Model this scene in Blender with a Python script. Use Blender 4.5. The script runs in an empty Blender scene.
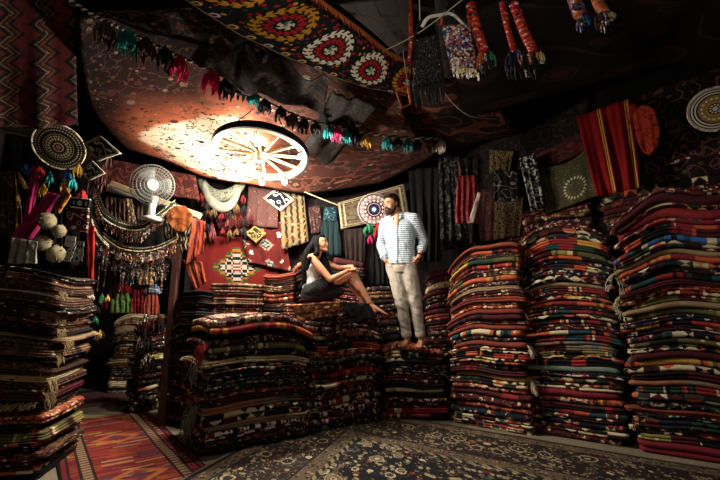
import bpy, bmesh, math, random
from mathutils import Vector, Matrix, noise as mn
rnd = random.Random(7)
PI = math.pi
F_PX, PITCH, CAM_H = 400.0, math.radians(10), 1.2
col = bpy.context.scene.collection

# ------------------------------------------------------------------ measuring
def ray(px, py):
    x = (px-360)/F_PX; z = (240-py)/F_PX
    return Vector((x, math.cos(PITCH)-z*math.sin(PITCH), math.sin(PITCH)+z*math.cos(PITCH)))
CAM = Vector((0, 0, CAM_H))
def at(px, py, Y):
    d = ray(px, py); return CAM + d*(Y/d.y)
def fl(px, py, z=0.0):
    d = ray(px, py); return CAM + d*((z-CAM_H)/d.z)
def onp(px, py, p0, n, off=0.0):
    """where the sight line meets the wall through p0 with horizontal normal n, off metres in front of it"""
    d = ray(px, py); n = Vector(n); p0 = Vector(p0)+n*off
    return CAM + d*((p0-CAM).dot(n)/d.dot(n))
RWN = Vector((-.58, -.815, 0)).normalized(); RWP = (1.55, 5.45, 0)
BWN = Vector((0, -1, 0)); BWP = (0, 5.6, 0)
LWN = Vector((4.4, -2.4, 0)).normalized(); LWP = (-3.93, 4.05, 0)
def rw(px, py, off=.05): return onp(px, py, RWP, RWN, off)
def bw(px, py, off=.06): return onp(px, py, BWP, BWN, off)
def lw(px, py, off=.06): return onp(px, py, LWP, LWN, off)

# ------------------------------------------------------------------ scene helpers
def tag(o, label=None, cat=None, group=None, kind=None):
    if label: o['label'] = label
    if cat: o['category'] = cat
    if group: o['group'] = group
    if kind: o['kind'] = kind
    return o
def empty(name, loc, rz=0.0, rot=None):
    o = bpy.data.objects.new(name, None); col.objects.link(o)
    o.location = loc; o.rotation_euler = rot if rot else (0, 0, rz); o.empty_display_size = .05
    return o
def hexc(h, k=1.0):
    h = h.lstrip('#'); r = []
    for i in (0, 2, 4):
        c = int(h[i:i+2], 16)/255*k; r.append(c/12.92 if c <= .04045 else ((c+.055)/1.055)**2.4)
    return (r[0], r[1], r[2], 1)

class MB:
    def __init__(s): s.v = []; s.f = []; s.uv = []; s.mi = []
    def add(s, vs, fs, uvs=None, m=0):
        b = len(s.v); s.v += [tuple(x) for x in vs]
        s.uv += (uvs if uvs else [(x[0]+x[1]*.7, x[2]) for x in vs])
        for f in fs: s.f.append(tuple(b+i for i in f)); s.mi.append(m)
    def box(s, c, size, rot=None, m=0):
        hx, hy, hz = size[0]/2, size[1]/2, size[2]/2
        vs = [Vector((x, y, z)) for x in (-hx, hx) for y in (-hy, hy) for z in (-hz, hz)]
        if rot: vs = [rot @ v for v in vs]
        vs = [v+Vector(c) for v in vs]
        s.add(vs, [(0,1,3,2),(4,6,7,5),(0,4,5,1),(2,3,7,6),(0,2,6,4),(1,5,7,3)], m=m)
    def tube(s, pts, r, n=8, m=0, cap=True, up=None):
        pts = [Vector(p) for p in pts]; k = len(pts)
        rs = r if isinstance(r, (list, tuple)) else [r]*k
        vs = []; uvs = []; L = 0; prev = None
        for i, p in enumerate(pts):
            t = (pts[min(i+1, k-1)]-pts[max(i-1, 0)])
            if t.length < 1e-9: t = Vector((0, 0, 1))
            t.normalize()
            if prev is None:
                a = Vector(up) if up else (Vector((0, 0, 1)) if abs(t.z) < .9 else Vector((1, 0, 0)))
            else: a = prev
            x = (a - t*a.dot(t));
            if x.length < 1e-6: x = t.orthogonal()
            x.normalize(); y = t.cross(x); prev = x
            if i: L += (p-pts[i-1]).length
            rr = rs[i]; rx, ry = rr if isinstance(rr, (list, tuple)) else (rr, rr)
            for j in range(n):
                an = 2*PI*j/n; vs.append(p+x*math.cos(an)*rx+y*math.sin(an)*ry); uvs.append((L, j/n))
        fs = [(i*n+j, i*n+(j+1) % n, (i+1)*n+(j+1) % n, (i+1)*n+j) for i in range(k-1) for j in range(n)]
        if cap: fs += [tuple(range(n))[::-1], tuple((k-1)*n+j for j in range(n))]
        s.add(vs, fs, uvs, m)
    def ball(s, c, r, n=12, k=8, rot=None, m=0):
        rx, ry, rz = r if isinstance(r, (list, tuple)) else (r, r, r)
        vs = []; c = Vector(c)
        for i in range(k+1):
            th = PI*i/k
            for j in range(n):
                ph = 2*PI*j/n
                v = Vector((rx*math.sin(th)*math.cos(ph), ry*math.sin(th)*math.sin(ph), rz*math.cos(th)))
                if rot: v = rot @ v
                vs.append(c+v)
        fs = [(i*n+j, (i+1)*n+j, (i+1)*n+(j+1) % n, i*n+(j+1) % n) for i in range(k) for j in range(n)]
        s.add(vs, fs, m=m)
    def cone(s, a, b, ra, rb, n=14):
        """round-ended tapered limb segment"""
        a = Vector(a); b = Vector(b); d = b-a; L = d.length
        t = d/L if L > 1e-6 else Vector((0, 0, 1))
        pts = []; rs = []
        for i in range(5):
            an = PI/2*i/4*.999; pts.append(a-t*ra*math.cos(an)); rs.append(max(ra*math.sin(an), .0005))
        for i in range(5):
            an = PI/2*(4-i)/4*.999; pts.append(b+t*rb*math.cos(an)); rs.append(max(rb*math.sin(an), .0005))
        s.tube(pts, rs, n)
    def lathe(s, prof, n=32, mat=None, m=0, cap=True):
        vs = []; uvs = []
        for i, (r, z) in enumerate(prof):
            for j in range(n):
                an = 2*PI*j/n; v = Vector((r*math.cos(an), r*math.sin(an), z))
                vs.append(mat @ v if mat else v); uvs.append((r*math.cos(an), r*math.sin(an)))
        k = len(prof)
        fs = [(i*n+j, i*n+(j+1) % n, (i+1)*n+(j+1) % n, (i+1)*n+j) for i in range(k-1) for j in range(n)]
        if cap: fs += [tuple(range(n))[::-1], tuple((k-1)*n+j for j in range(n))]
        s.add(vs, fs, uvs, m)
    def build(s, name, mats, parent=None, smooth=True, loc=None, rot=None):
        me = bpy.data.meshes.new(name); me.from_pydata(s.v, [], s.f)
        uvl = me.uv_layers.new(name='UVMap'); data = []
        for f in s.f:
            for i in f: data += s.uv[i]
        uvl.data.foreach_set('uv', data)
        if not isinstance(mats, (list, tuple)): mats = [mats]
        for m in mats: me.materials.append(m)
        me.polygons.foreach_set('material_index', s.mi)
        me.polygons.foreach_set('use_smooth', [smooth]*len(s.f)); me.update()
        o = bpy.data.objects.new(name, me); col.objects.link(o)
        if parent: o.parent = parent
        if loc is not None: o.location = loc
        if rot is not None: o.rotation_euler = rot
        return o

# ------------------------------------------------------------------ node writing
class NT:
    def __init__(s, name):
        s.m = bpy.data.materials.new(name); s.m.use_nodes = True
        s.t = s.m.node_tree; s.t.nodes.clear()
    def n(s, kind, **kw):
        o = s.t.nodes.new(kind)
        for k, v in kw.items(): setattr(o, k, v)
        return o
    def put(s, sock, v):
        if isinstance(v, bpy.types.NodeSocket): s.t.links.new(v, sock)
        elif v is not None: sock.default_value = v
    def math(s, op, a, b=None, c=None, clamp=False):
        o = s.n('ShaderNodeMath', operation=op, use_clamp=clamp)
        for i, x in enumerate((a, b, c)):
            if x is not None: s.put(o.inputs[i], x)
        return o.outputs[0]
    def xyz(s, v):
        o = s.n('ShaderNodeSeparateXYZ'); s.put(o.inputs[0], v); return o.outputs[0], o.outputs[1], o.outputs[2]
    def vec(s, x, y, z=0.0):
        o = s.n('ShaderNodeCombineXYZ')
        for i, q in enumerate((x, y, z)): s.put(o.inputs[i], q)
        return o.outputs[0]
    def uv(s): return s.n('ShaderNodeTexCoord').outputs['UV']
    def obj(s): return s.n('ShaderNodeTexCoord').outputs['Object']
    def rand(s): return s.n('ShaderNodeObjectInfo').outputs['Random']
    def noise(s, v, scale, detail=2.0, rough=.5):
        o = s.n('ShaderNodeTexNoise'); s.put(o.inputs['Vector'], v)
        o.inputs['Scale'].default_value = scale; o.inputs['Detail'].default_value = detail; o.inputs['Roughness'].default_value = rough
        return o.outputs[0]
    def voro(s, v, scale, feature='F1', rand=1.0, metric='EUCLIDEAN'):
        o = s.n('ShaderNodeTexVoronoi', feature=feature)
        if feature in ('F1', 'F2'): o.distance = metric
        s.put(o.inputs['Vector'], v); o.inputs['Scale'].default_value = scale; o.inputs['Randomness'].default_value = rand
        return o.outputs['Distance'], (o.outputs['Color'] if feature == 'F1' else None)
    def white(s, v):
        o = s.n('ShaderNodeTexWhiteNoise', noise_dimensions='3D'); s.put(o.inputs['Vector'], v); return o.outputs[0]
    def ramp(s, f, stops, const=True):
        o = s.n('ShaderNodeValToRGB'); r = o.color_ramp; r.interpolation = 'CONSTANT' if const else 'LINEAR'
        while len(r.elements) > 1: r.elements.remove(r.elements[0])
        r.elements[0].position = stops[0][0]; r.elements[0].color = stops[0][1]
        for p, c in stops[1:]:
            e = r.elements.new(min(p, 1.0)); e.color = c
        s.put(o.inputs[0], f); return o.outputs[0]
    def pick(s, f, cols):
        """colours by weight: cols = [(hex, weight), ...]"""
        tot = sum(w for _, w in cols); a = 0; st = []
        for h, w in cols: st.append((a/tot, hexc(h))); a += w
        return s.ramp(f, st)
    def mix(s, f, a, b, mode='MIX'):
        o = s.n('ShaderNodeMix', data_type='RGBA', blend_type=mode)
        s.put(o.inputs[0], f); s.put(o.inputs[6], a); s.put(o.inputs[7], b); return o.outputs[2]
    def fract(s, a): return s.math('FRACT', a)
    def floor(s, a): return s.math('FLOOR', a)
    def snap(s, a, q): return s.math('MULTIPLY', s.math('FLOOR', s.math('DIVIDE', a, q)), q)
    def tri(s, a):   # 0..1..0 with period 1
        return s.math('ABSOLUTE', s.math('SUBTRACT', s.math('MULTIPLY', s.fract(a), 2.0), 1.0))
    def done(s, color, rough=.9, metal=0.0, bump=None, bstr=.4, bdist=.01, spec=.2, sheen=0.0, alpha=None):
        b = s.n('ShaderNodeBsdfPrincipled'); out = s.n('ShaderNodeOutputMaterial')
        s.put(b.inputs['Base Color'], color); s.put(b.inputs['Roughness'], rough); s.put(b.inputs['Metallic'], metal)
        s.put(b.inputs['Specular IOR Level'], spec)
        if alpha is not None: s.put(b.inputs['Alpha'], alpha)
        if bump is not None:
            bn = s.n('ShaderNodeBump'); bn.inputs['Strength'].default_value = bstr; bn.inputs['Distance'].default_value = bdist
            s.put(bn.inputs['Height'], bump); s.t.links.new(bn.outputs[0], b.inputs['Normal'])
        s.t.links.new(b.outputs[0], out.inputs[0]); return s.m

def plain(name, h, rough=.8, metal=0.0, nz=0.0, scale=20, spec=.3, sheen=0.0):
    g = NT(name); c = hexc(h)
    v = g.obj()
    if nz:
        f = g.noise(v, scale, 3)
        c2 = hexc(h, 1-nz); c = g.mix(f, hexc(h, 1+nz*.4), c2)
        return g.done(c, rough, metal, bump=f, bstr=.25, bdist=.004, spec=spec, sheen=sheen)
    return g.done(c, rough, metal, spec=spec, sheen=sheen)

# woven pattern families.  UV is in metres: u along the fold, v across it.
def woven(name, mode, cols, fleck=None, p=.07, h=.05, fl_amt=.075, wear=.35):
    g = NT(name); uv = g.uv(); u, v, _ = g.xyz(uv); r = g.rand()
    u = g.math('ADD', u, g.math('MULTIPLY', r, 37.0)); v = g.math('ADD', v, g.math('MULTIPLY', r, 13.0))
    us = g.snap(u, .007); vs = g.snap(v, .005)
    if mode == 'K':       # stepped triangles and diamonds
        t = g.tri(g.math('DIVIDE', us, p)); w = g.tri(g.math('DIVIDE', vs, h))
        st = g.math('GREATER_THAN', t, w)
        cell = g.vec(g.math('ADD', g.floor(g.math('DIVIDE', us, p*1.0)), g.math('MULTIPLY', st, 51.3)), g.floor(g.math('DIVIDE', vs, h)), g.math('MULTIPLY', r, 9.0))
        c = g.pick(g.white(cell), cols)
    elif mode == 'F':     # crowded floral figures
        d, cc = g.voro(g.vec(us, g.math('MULTIPLY', vs, 1.3), g.math('MULTIPLY', r, 5.0)), 1/p)
        x, y, z = g.xyz(cc)
        c = g.pick(g.math('FRACT', g.math('ADD', x, g.math('MULTIPLY', g.math('GREATER_THAN', d, .38), .37))), cols)
    elif mode == 'S':     # long plain runs broken by short bands
        w = g.math('ADD', us, g.math('MULTIPLY', g.noise(g.vec(g.math('MULTIPLY', us, .6), 3.0, 0.0), 2.0, 1), .5))
        a = g.floor(g.math('DIVIDE', w, p*2.6)); b = g.floor(g.math('DIVIDE', w, p*.45))
        ra = g.white(g.vec(a, g.math('MULTIPLY', r, 7.0), 1.0)); rb = g.white(g.vec(b, g.math('MULTIPLY', r, 7.0), 5.0))
        sel = g.math('GREATER_THAN', g.white(g.vec(a, 3.3, g.math('MULTIPLY', r, 3.0))), .6)
        f = g.math('ADD', g.math('MULTIPLY', ra, g.math('SUBTRACT', 1.0, sel)), g.math('MULTIPLY', rb, sel))
        c = g.pick(f, cols)
    else:                 # nearly plain
        c = g.pick(g.white(g.vec(g.floor(g.math('DIVIDE', us, p*6)), 0.0, r)), cols)
    if fleck:
        d2, c2 = g.voro(g.vec(us, vs, g.math('MULTIPLY', r, 3.0)), 1/.032)
        x2, y2, z2 = g.xyz(c2)
        m = g.math('MULTIPLY', g.math('LESS_THAN', x2, fl_amt), g.math('LESS_THAN', d2, .45))
        c = g.mix(m, c, g.pick(y2, fleck))
    n1 = g.noise(uv, 9, 3); n2 = g.noise(g.vec(g.math('MULTIPLY', u, 1.0), g.math('MULTIPLY', v, 5.0)), 120, 2)
    k = g.math('ADD', 1-wear, g.math('MULTIPLY', n1, wear*1.6))
    k = g.math('MULTIPLY', k, g.math('ADD', .75, g.math('MULTIPLY', n2, .5)))
    o = g.n('ShaderNodeVectorMath', operation='SCALE'); g.put(o.inputs[0], c); g.put(o.inputs['Scale'], k)
    hs = g.n('ShaderNodeHueSaturation'); hs.inputs['Saturation'].default_value = .95; hs.inputs['Value'].default_value = 1.0; g.put(hs.inputs['Color'], o.outputs[0])
    return g.done(hs.outputs[0], .88, bump=n2, bstr=.35, bdist=.004, spec=.25, sheen=.1)
CR, BG, BK, NV, MR, RD, CRM, OR, YL, GN, TL, BR, RS, PL, GY, OL, PK, TN, WH, BL = ('#d9c79c', '#a8926c', '#120e10', '#151c34', '#4a1018', '#8e1620', '#7c0f22', '#c4511c', '#c8922c',
    '#24402a', '#1f4a4e', '#3e2418', '#84331f', '#3a1428', '#6c6a60', '#5e5a30', '#b06a5c', '#93703f', '#e8dfca', '#2a62a8')
PAL = {   # code: (words for the label, mode, colours, flecks, period, height)
 'kcream':  ('black cream-diamond', 'K', [(BK, 5), (CR, 3), (MR, 3), (GN, 1), (OR, 1)], None, .12, .06),
 'kred':    ('red-cream kilim', 'K', [(RD, 5), (BK, 2), (CR, 2), (OR, 1), (TL, 1)], None, .08, .05),
 'kmulti':  ('many-coloured kilim', 'K', [(MR, 3), (NV, 2), (CR, 2), (OR, 2), (GN, 2), (YL, 1), (BK, 3)], None, .1, .055),
 'knavy':   ('navy figured', 'K', [(NV, 6), (CR, 1.4), (RD, 1.5), (BK, 3), (TL, 1)], [(CR, 1), (OR, 1)], .07, .04),
 'kbrown':  ('brown figured', 'K', [(BR, 6), (TN, 2), (BK, 3), (RS, 2)], [(CR, 1)], .05, .03),
 'kpink':   ('dusty pink diamond', 'K', [(PK, 3), (BR, 3), (CR, 2), (MR, 2), (BK, 2)], None, .04, .03),
 'fmaroon': ('maroon floral', 'F', [(MR, 7), (BK, 3), (CR, 1), (RS, 2)], [(CR, 2), (PK, 1)], .03, .03),
 'fblack':  ('black floral', 'F', [(BK, 8), (MR, 2), (BG, 1.2), (GN, 1)], [(CR, 2), (PK, 1), (TL, 1)], .03, .03),
 'fnavy':   ('dark blue floral', 'F', [(NV, 7), (BK, 3), (CR, 1), (RD, 1)], [(CR, 2), (RD, 1)], .035, .03),
 'frust':   ('rust floral', 'F', [(RS, 6), (OR, 2), (BK, 2), (CR, 1)], [(YL, 1), (CR, 1)], .035, .03),
 'forange': ('orange-cream floral', 'F', [(OR, 5), (RS, 3), (CR, 2), (BK, 2)], [(RD, 1), (CR, 1)], .03, .03),
 'fgrey':   ('grey floral', 'F', [(GY, 3), (BK, 6), (BG, 1)], [(BG, 1), (TL, 1)], .025, .03),
 'fplum':   ('plum floral', 'F', [(PL, 6), (BK, 3), (PK, 1), (BG, 1)], [(PK, 1), (CR, 1)], .03, .03),
 'sred':    ('red banded', 'S', [(RD, 6), (MR, 3), (OR, 2), (CR, .6), (BK, 1)], None, .09, .05),
 'sorange': ('orange-yellow banded', 'S', [(OR, 4), (YL, 3), (RD, 3), (OL, 1), (GN, 1)], None, .08, .05),
 'sscar':   ('scarlet-black banded', 'S', [('#b01a1c', 4), (BK, 4), (OR, 2), (YL, 1)], None, .05, .05),
 'smulti':  ('many-striped', 'S', [(RD, 3), (BK, 3), (CR, 2), (OR, 2), (TL, 2), (MR, 3), (GN, 1.5)], None, .05, .05),
 'steal':   ('teal-orange banded', 'S', [(TL, 5), (OR, 2), (CR, 1.3), (BK, 3)], [(CR, 1)], .08, .05),
 'sblue':   ('bright blue banded', 'S', [(BL, 5), (CR, 2), (TL, 2), (RD, 1), (BK, 2)], None, .14, .05),
 'solive':  ('olive-cream banded', 'S', [(OL, 5), ('#8f8240', 3), (MR, 2), (CR, 1), (BK, 1)], [(CR, 1)], .08, .05),
 'smaroon': ('maroon banded', 'S', [(MR, 7), (BR, 2), (RD, 2), (BK, 2)], None, .1, .05),
 'ssalmon': ('salmon-grey banded', 'S', [('#a4603f', 4), ('#8a7a60', 3), (MR, 1), (GY, 2)], None, .08, .05),
 'pcream':  ('cream-edged', 'P', [(CR, 3), ('#b79a6e', 2)], [(BR, 1)], .03, .03),
 'pgold':   ('thick golden tan', 'P', [('#b58a45', 1), ('#a57a38', 1)], None, .03, .03),
 'pgreen':  ('pale sage green', 'P', [('#6f8272', 2), ('#7d8a74', 1)], None, .03, .03),
 'pmaroon': ('plain dark maroon', 'P', [(MR, 3), ('#5a1420', 1)], None, .03, .03),
 'pcrim':   ('plain crimson', 'P', [(CRM, 2), ('#8a1a1e', 1)], None, .03, .03),
 'prust':   ('plain rust-brown', 'P', [('#8a3a20', 2), ('#7a2e1e', 1)], None, .03, .03),
 'pbrown':  ('plain dark brown', 'P', [(BR, 2), ('#2e1a14', 1)], [(BG, 1)], .03, .03),
 'pblack':  ('plain black', 'P', [(BK, 2), ('#1c1214', 1)], [(MR, 1)], .03, .03),
 'pbeige':  ('plain beige', 'P', [('#a08560', 2), ('#8a6e4c', 1)], None, .03, .03),
 'tanfold': ('light brown', 'S', [('#7a5638', 4), ('#5d3c28', 4), ('#8c6a4a', 2), (BR, 3)], [(CR, 1)], .03, .05),
 'tandot':  ('brown dotted', 'F', [('#4a2c1e', 5), (BR, 4), ('#7d5c3c', 2)], [('#b09468', 2), (MR, 1)], .02, .03),
 'zigwht':  ('white zigzag', 'K', [(BK, 4), (WH, 3), (CRM, 2)], None, .05, .03),
}
MAT = {k: woven('rug '+k, m, c, f, p, h) for k, (w, m, c, f, p, h) in PAL.items()}

def fringe_mat(name, a, b):
    g = NT(name); f = g.noise(g.obj(), 40, 2); return g.done(g.mix(f, hexc(a), hexc(b)), .9, sheen=.2)
FR_C = fringe_mat('fringe cream', '#e6dcc0', '#a8987a'); FR_G = fringe_mat('fringe grey', '#8c8474', '#5a5048'); FR_R = fringe_mat('fringe red', '#9a1a24', '#5a0c18')
FR_B = fringe_mat('fringe beige', '#b8a274', '#75613e')
W_DARK = plain('dark stained wood', '#3a2214', .6, nz=.3, scale=8); W_PALE = plain('pale wood', '#b9a27c', .6, nz=.2, scale=9)
W_RED = plain('reddish brown wood', '#5e2c1c', .55, nz=.35, scale=7)
IRON = plain('black iron', '#17130f', .55, .6, spec=.4); BRASS = plain('brass', '#a8803a', .35, .9); CHROME = plain('silver metal', '#b8b8b8', .35, .9)
WHITE_P = plain('white painted', '#dcd8cc', .5); CORD = plain('pale cord', '#b8ac90', .8); BLACK_C = plain('black cloth', '#0d0b0c', .95, nz=.3, scale=5)
GREY_P = plain('grey plastic', '#5a5a58', .5)
def colour(name, h, **k): return plain(name, h, .85, nz=.3, scale=14, sheen=.15, **k)
C_TEAL = colour('teal wool', '#1f8a88'); C_PINK = colour('hot pink wool', '#d8205c'); C_BROWN = colour('brown wool', '#4a342c'); C_BLACK = colour('black wool', '#1a1618')
C_RED = colour('red wool', '#a8201c'); C_ORANGE = colour('orange wool', '#c8602a'); C_YELLOW = colour('yellow wool', '#d0a048'); C_WHITE = colour('white wool', '#d8d0bc')
C_BLUE = colour('blue wool', '#24548c'); C_GREEN = colour('green wool', '#2c7a50'); C_MAG = colour('magenta cloth', '#9a1450'); C_PURPLE = colour('purple wool', '#4c2a6c')
C_NAVY = colour('navy cloth', '#10182c'); C_GOLD = colour('gold brown cloth', '#6e4c22'); C_CREAM = colour('cream wool', '#c8bc92')
C_DTEAL = colour('dark teal cloth', '#0c4a48'); C_DRED = colour('dark red cloth', '#4a1214')
def beads_mat(name, cols, scale=60):
    g = NT(name); d, c = g.voro(g.obj(), scale); x, y, z = g.xyz(c)
    return g.done(g.pick(x, cols), .4, spec=.5)
BEADS = beads_mat('mixed beads', [(BK, 4), (WH, 2), (RD, 2), (TL, 2), (GN, 1), (YL, 1), (OR, 1)])
BEADS_D = beads_mat('dark beads', [(BK, 6), (BG, 2), (RD, 1.5), (TL, 1.5), (WH, 1.2)])
BEADS_W = beads_mat('pale beads', [(WH, 5), (CR, 3), (BK, 2), (YL, 1)])
BEADS_C = beads_mat('bright beads', [(WH, 3), (BL, 2), (OR, 2), (PK, 1), (GN, 1), ('#5a3a8c', 2), (YL, 1), (BK, 3)], 75)

# hanging textiles
def disc_mat(name, rings, dots, dcol):
    """round embroidery: rings = [(radius 0..1, colour)], dots = [(radius, half width, how many)]; the disc has radius 1 in its UV"""
    g = NT(name); x, y, _ = g.xyz(g.uv())
    r = g.math('SQRT', g.math('ADD', g.math('MULTIPLY', x, x), g.math('MULTIPLY', y, y))); a = g.math('ADD', g.math('DIVIDE', g.math('ARCTAN2', y, x), 2*PI), .5)
    st = [(0.0, hexc(rings[0][1]))]+[(rings[i-1][0], hexc(rings[i][1])) for i in range(1, len(rings))]
    c = g.ramp(r, st)
    for rad, hw, n in dots:
        t = g.tri(g.math('MULTIPLY', a, float(n))); w = g.math('DIVIDE', g.math('ABSOLUTE', g.math('SUBTRACT', r, rad)), hw)
        c = g.mix(g.math('LESS_THAN', g.math('ADD', t, w), .85), c, hexc(dcol))
    return g.done(c, .8, bump=g.noise(g.uv(), 60, 2), bstr=.3)
def scroll_mat(name, base, line, scale=10, wd=.05, accent=None, frame=None):
    """embroidered scrollwork; optional frame line drawn at the edge (UV 0..1)"""
    g = NT(name); uv = g.uv(); n = g.noise(uv, scale*.35, 1)
    l1 = g.math('LESS_THAN', g.math('ABSOLUTE', g.math('SUBTRACT', g.fract(g.math('MULTIPLY', n, 7.0)), .5)), wd*1.6)
    d, cc = g.voro(uv, scale, 'F1', .9); x, y, z = g.xyz(cc)
    l2 = g.math('MULTIPLY', g.math('GREATER_THAN', d, .24), g.math('LESS_THAN', d, .24+wd*1.6))
    c = g.mix(l1, hexc(base), hexc(line)); c = g.mix(l2, c, hexc(line))
    if accent: c = g.mix(g.math('MULTIPLY', g.math('LESS_THAN', d, .2), g.math('GREATER_THAN', x, .45)), c, g.pick(y, accent))
    if frame:
        u, v, _ = g.xyz(uv); e = g.math('MAXIMUM', g.math('ABSOLUTE', g.math('SUBTRACT', u, .5)), g.math('ABSOLUTE', g.math('SUBTRACT', v, .5)))
        c = g.mix(g.math('GREATER_THAN', e, .47), c, hexc(frame)); c = g.mix(g.math('MULTIPLY', g.math('GREATER_THAN', e, .41), g.math('LESS_THAN', e, .435)), c, hexc(frame))
    return g.done(c, .85, bump=d, bstr=.15, bdist=.01)
def zigzag_mat(name, cols, per=.3, amp=.12, pitch=.4):
    g = NT(name); u, v, _ = g.xyz(g.uv()); us = g.snap(u, .012); vs = g.snap(v, .012)
    w = g.math('ADD', us, g.math('MULTIPLY', g.tri(g.math('DIVIDE', vs, per)), amp))
    f = g.fract(g.math('DIVIDE', w, pitch)); st = []; a = 0
    tot = sum(q for _, q in cols)
    for h, q in cols: st.append((a/tot, hexc(h))); a += q
    c = g.ramp(f, st); n = g.noise(g.uv(), 30, 3)
    o = g.n('ShaderNodeVectorMath', operation='SCALE'); g.put(o.inputs[0], c); g.put(o.inputs['Scale'], g.math('ADD', .6, g.math('MULTIPLY', n, .7)))
    return g.done(o.outputs[0], .92, bump=n, bstr=.2)
def diamond_mat(name, cols, pu=.5, pv=.45, base='#8a1c18', border=None, q=.018):
    """concentric stepped diamonds on a plain ground, UV in metres centred on the cloth"""
    g = NT(name); u, v, _ = g.xyz(g.uv()); us = g.snap(u, q); vs = g.snap(v, q)
    a = g.math('ABSOLUTE', g.math('SUBTRACT', g.fract(g.math('ADD', g.math('DIVIDE', us, pu), .5)), .5)); b = g.math('ABSOLUTE', g.math('SUBTRACT', g.fract(g.math('ADD', g.math('DIVIDE', vs, pv), .5)), .5))
    d = g.math('MULTIPLY', g.math('ADD', a, b), 1.0); j = g.math('MULTIPLY', g.tri(g.math('DIVIDE', us, q*4)), .05)
    st = [(0.0, hexc(cols[0][0]))]+[(cols[i-1][1], hexc(cols[i][0])) for i in range(1, len(cols))]+[(cols[-1][1], hexc(base))]
    c = g.ramp(g.math('ADD', d, j), st)
    dd, cc = g.voro(g.vec(us, vs), 9); x, y, z = g.xyz(cc)
    c = g.mix(g.math('MULTIPLY', g.math('GREATER_THAN', d, .7), g.math('LESS_THAN', dd, .3)), c, g.pick(x, [('#3a7a34', 2), ('#d0782c', 2), (WH, 1)]))
    return g.done(c, .9, bump=g.noise(g.uv(), 50, 2), bstr=.2)
# ------------------------------------------------------------------ the room
def struct(o): o['kind'] = 'structure'; return o
def slab(name, a, b, z0, z1, th, m, n):
    """a wall from a to b (plan), thickened away from normal n"""
    a = Vector((a[0], a[1], 0)); b = Vector((b[0], b[1], 0)); n = Vector(n); k = -n*th
    vs = [Vector((p.x, p.y, z)) for z in (z0, z1) for p in (a, b, b+k, a+k)]
    L = (b-a).length; mb = MB()
    mb.add(vs, [(0,1,2,3),(4,7,6,5),(0,4,5,1),(1,5,6,2),(2,6,7,3),(3,7,4,0)], [(0,z0),(L,z0),(L,z0),(0,z0),(0,z1),(L,z1),(L,z1),(0,z1)])
    return struct(mb.build(name, m, smooth=False))
g = NT('floor concrete'); n1 = g.noise(g.obj(), 1.6, 5); n2 = g.noise(g.obj(), 30, 3)
M_FLOOR = g.done(g.ramp(g.math('ADD', g.math('MULTIPLY', n1, .7), g.math('MULTIPLY', n2, .3)), [(.3, hexc('#6e6252')), (.7, hexc('#94886f'))], False), .85, bump=n2, bstr=.2)
g = NT('dark plaster'); n1 = g.noise(g.obj(), 3, 4)
M_WALL = g.done(g.ramp(n1, [(.3, hexc('#0e0a09')), (.7, hexc('#19120f'))], False), .95, bump=n1, bstr=.3)
g = NT('dark tent cloth'); n1 = g.noise(g.obj(), 2.2, 4); n2 = g.noise(g.obj(), 60, 2)
M_CEIL = g.done(g.ramp(n1, [(.3, hexc('#0c0909')), (.75, hexc('#1b1210'))], False), .98, bump=n2, bstr=.3)
mb = MB(); mb.add([(-6, -.8, 0), (5.5, -.8, 0), (5.5, 8, 0), (-6, 8, 0), (-6, -.8, -.1), (5.5, -.8, -.1), (5.5, 8, -.1), (-6, 8, -.1)], [(0,1,2,3),(4,7,6,5),(0,4,5,1),(1,5,6,2),(2,6,7,3),(3,7,4,0)])
struct(mb.build('floor', M_FLOOR, smooth=False))
# ceiling: dark cloth stretched in shallow sagging bays
mb = MB(); NX, NY = 46, 36; vs = []
for j in range(NY+1):
    for i in range(NX+1):
        x = -6+11.5*i/NX; y = -.8+8.8*j/NY
        vs.append((x, y, 3.92-.09*abs(math.sin(x*1.4+.3*y))-.05*mn.noise(Vector((x, y, 1)))))
mb.add(vs, [(j*(NX+1)+i, (j+1)*(NX+1)+i, (j+1)*(NX+1)+i+1, j*(NX+1)+i+1) for j in range(NY) for i in range(NX)])
mb.add([(-6, -.8, 4.1), (5.5, -.8, 4.1), (5.5, 8, 4.1), (-6, 8, 4.1)], [(0,1,2,3)])
struct(mb.build('ceiling', M_CEIL))
slab('wall_right', (1.2, 5.70), (5.5, 2.64), 0, 4.1, .12, M_WALL, RWN)
slab('wall_back', (-2.45, 5.6), (1.4, 5.6), 0, 4.1, .12, M_WALL, BWN)
slab('wall_alcove_right', (-2.45, 5.6), (-2.95, 7.4), 0, 4.1, .1, M_WALL, (-.96, -.27, 0))
slab('wall_alcove_back', (-5.4, 7.4), (-2.8, 7.4), 0, 4.1, .12, M_WALL, BWN)
slab('wall_left', (-2.55, 1.5), (-4.95, 5.9), 0, 4.1, .1, M_WALL, LWN)
slab('wall_alcove_left', (-4.95, 5.9), (-5.3, 7.4), 0, 4.1, .1, M_WALL, (.9, .42, 0))
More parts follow.
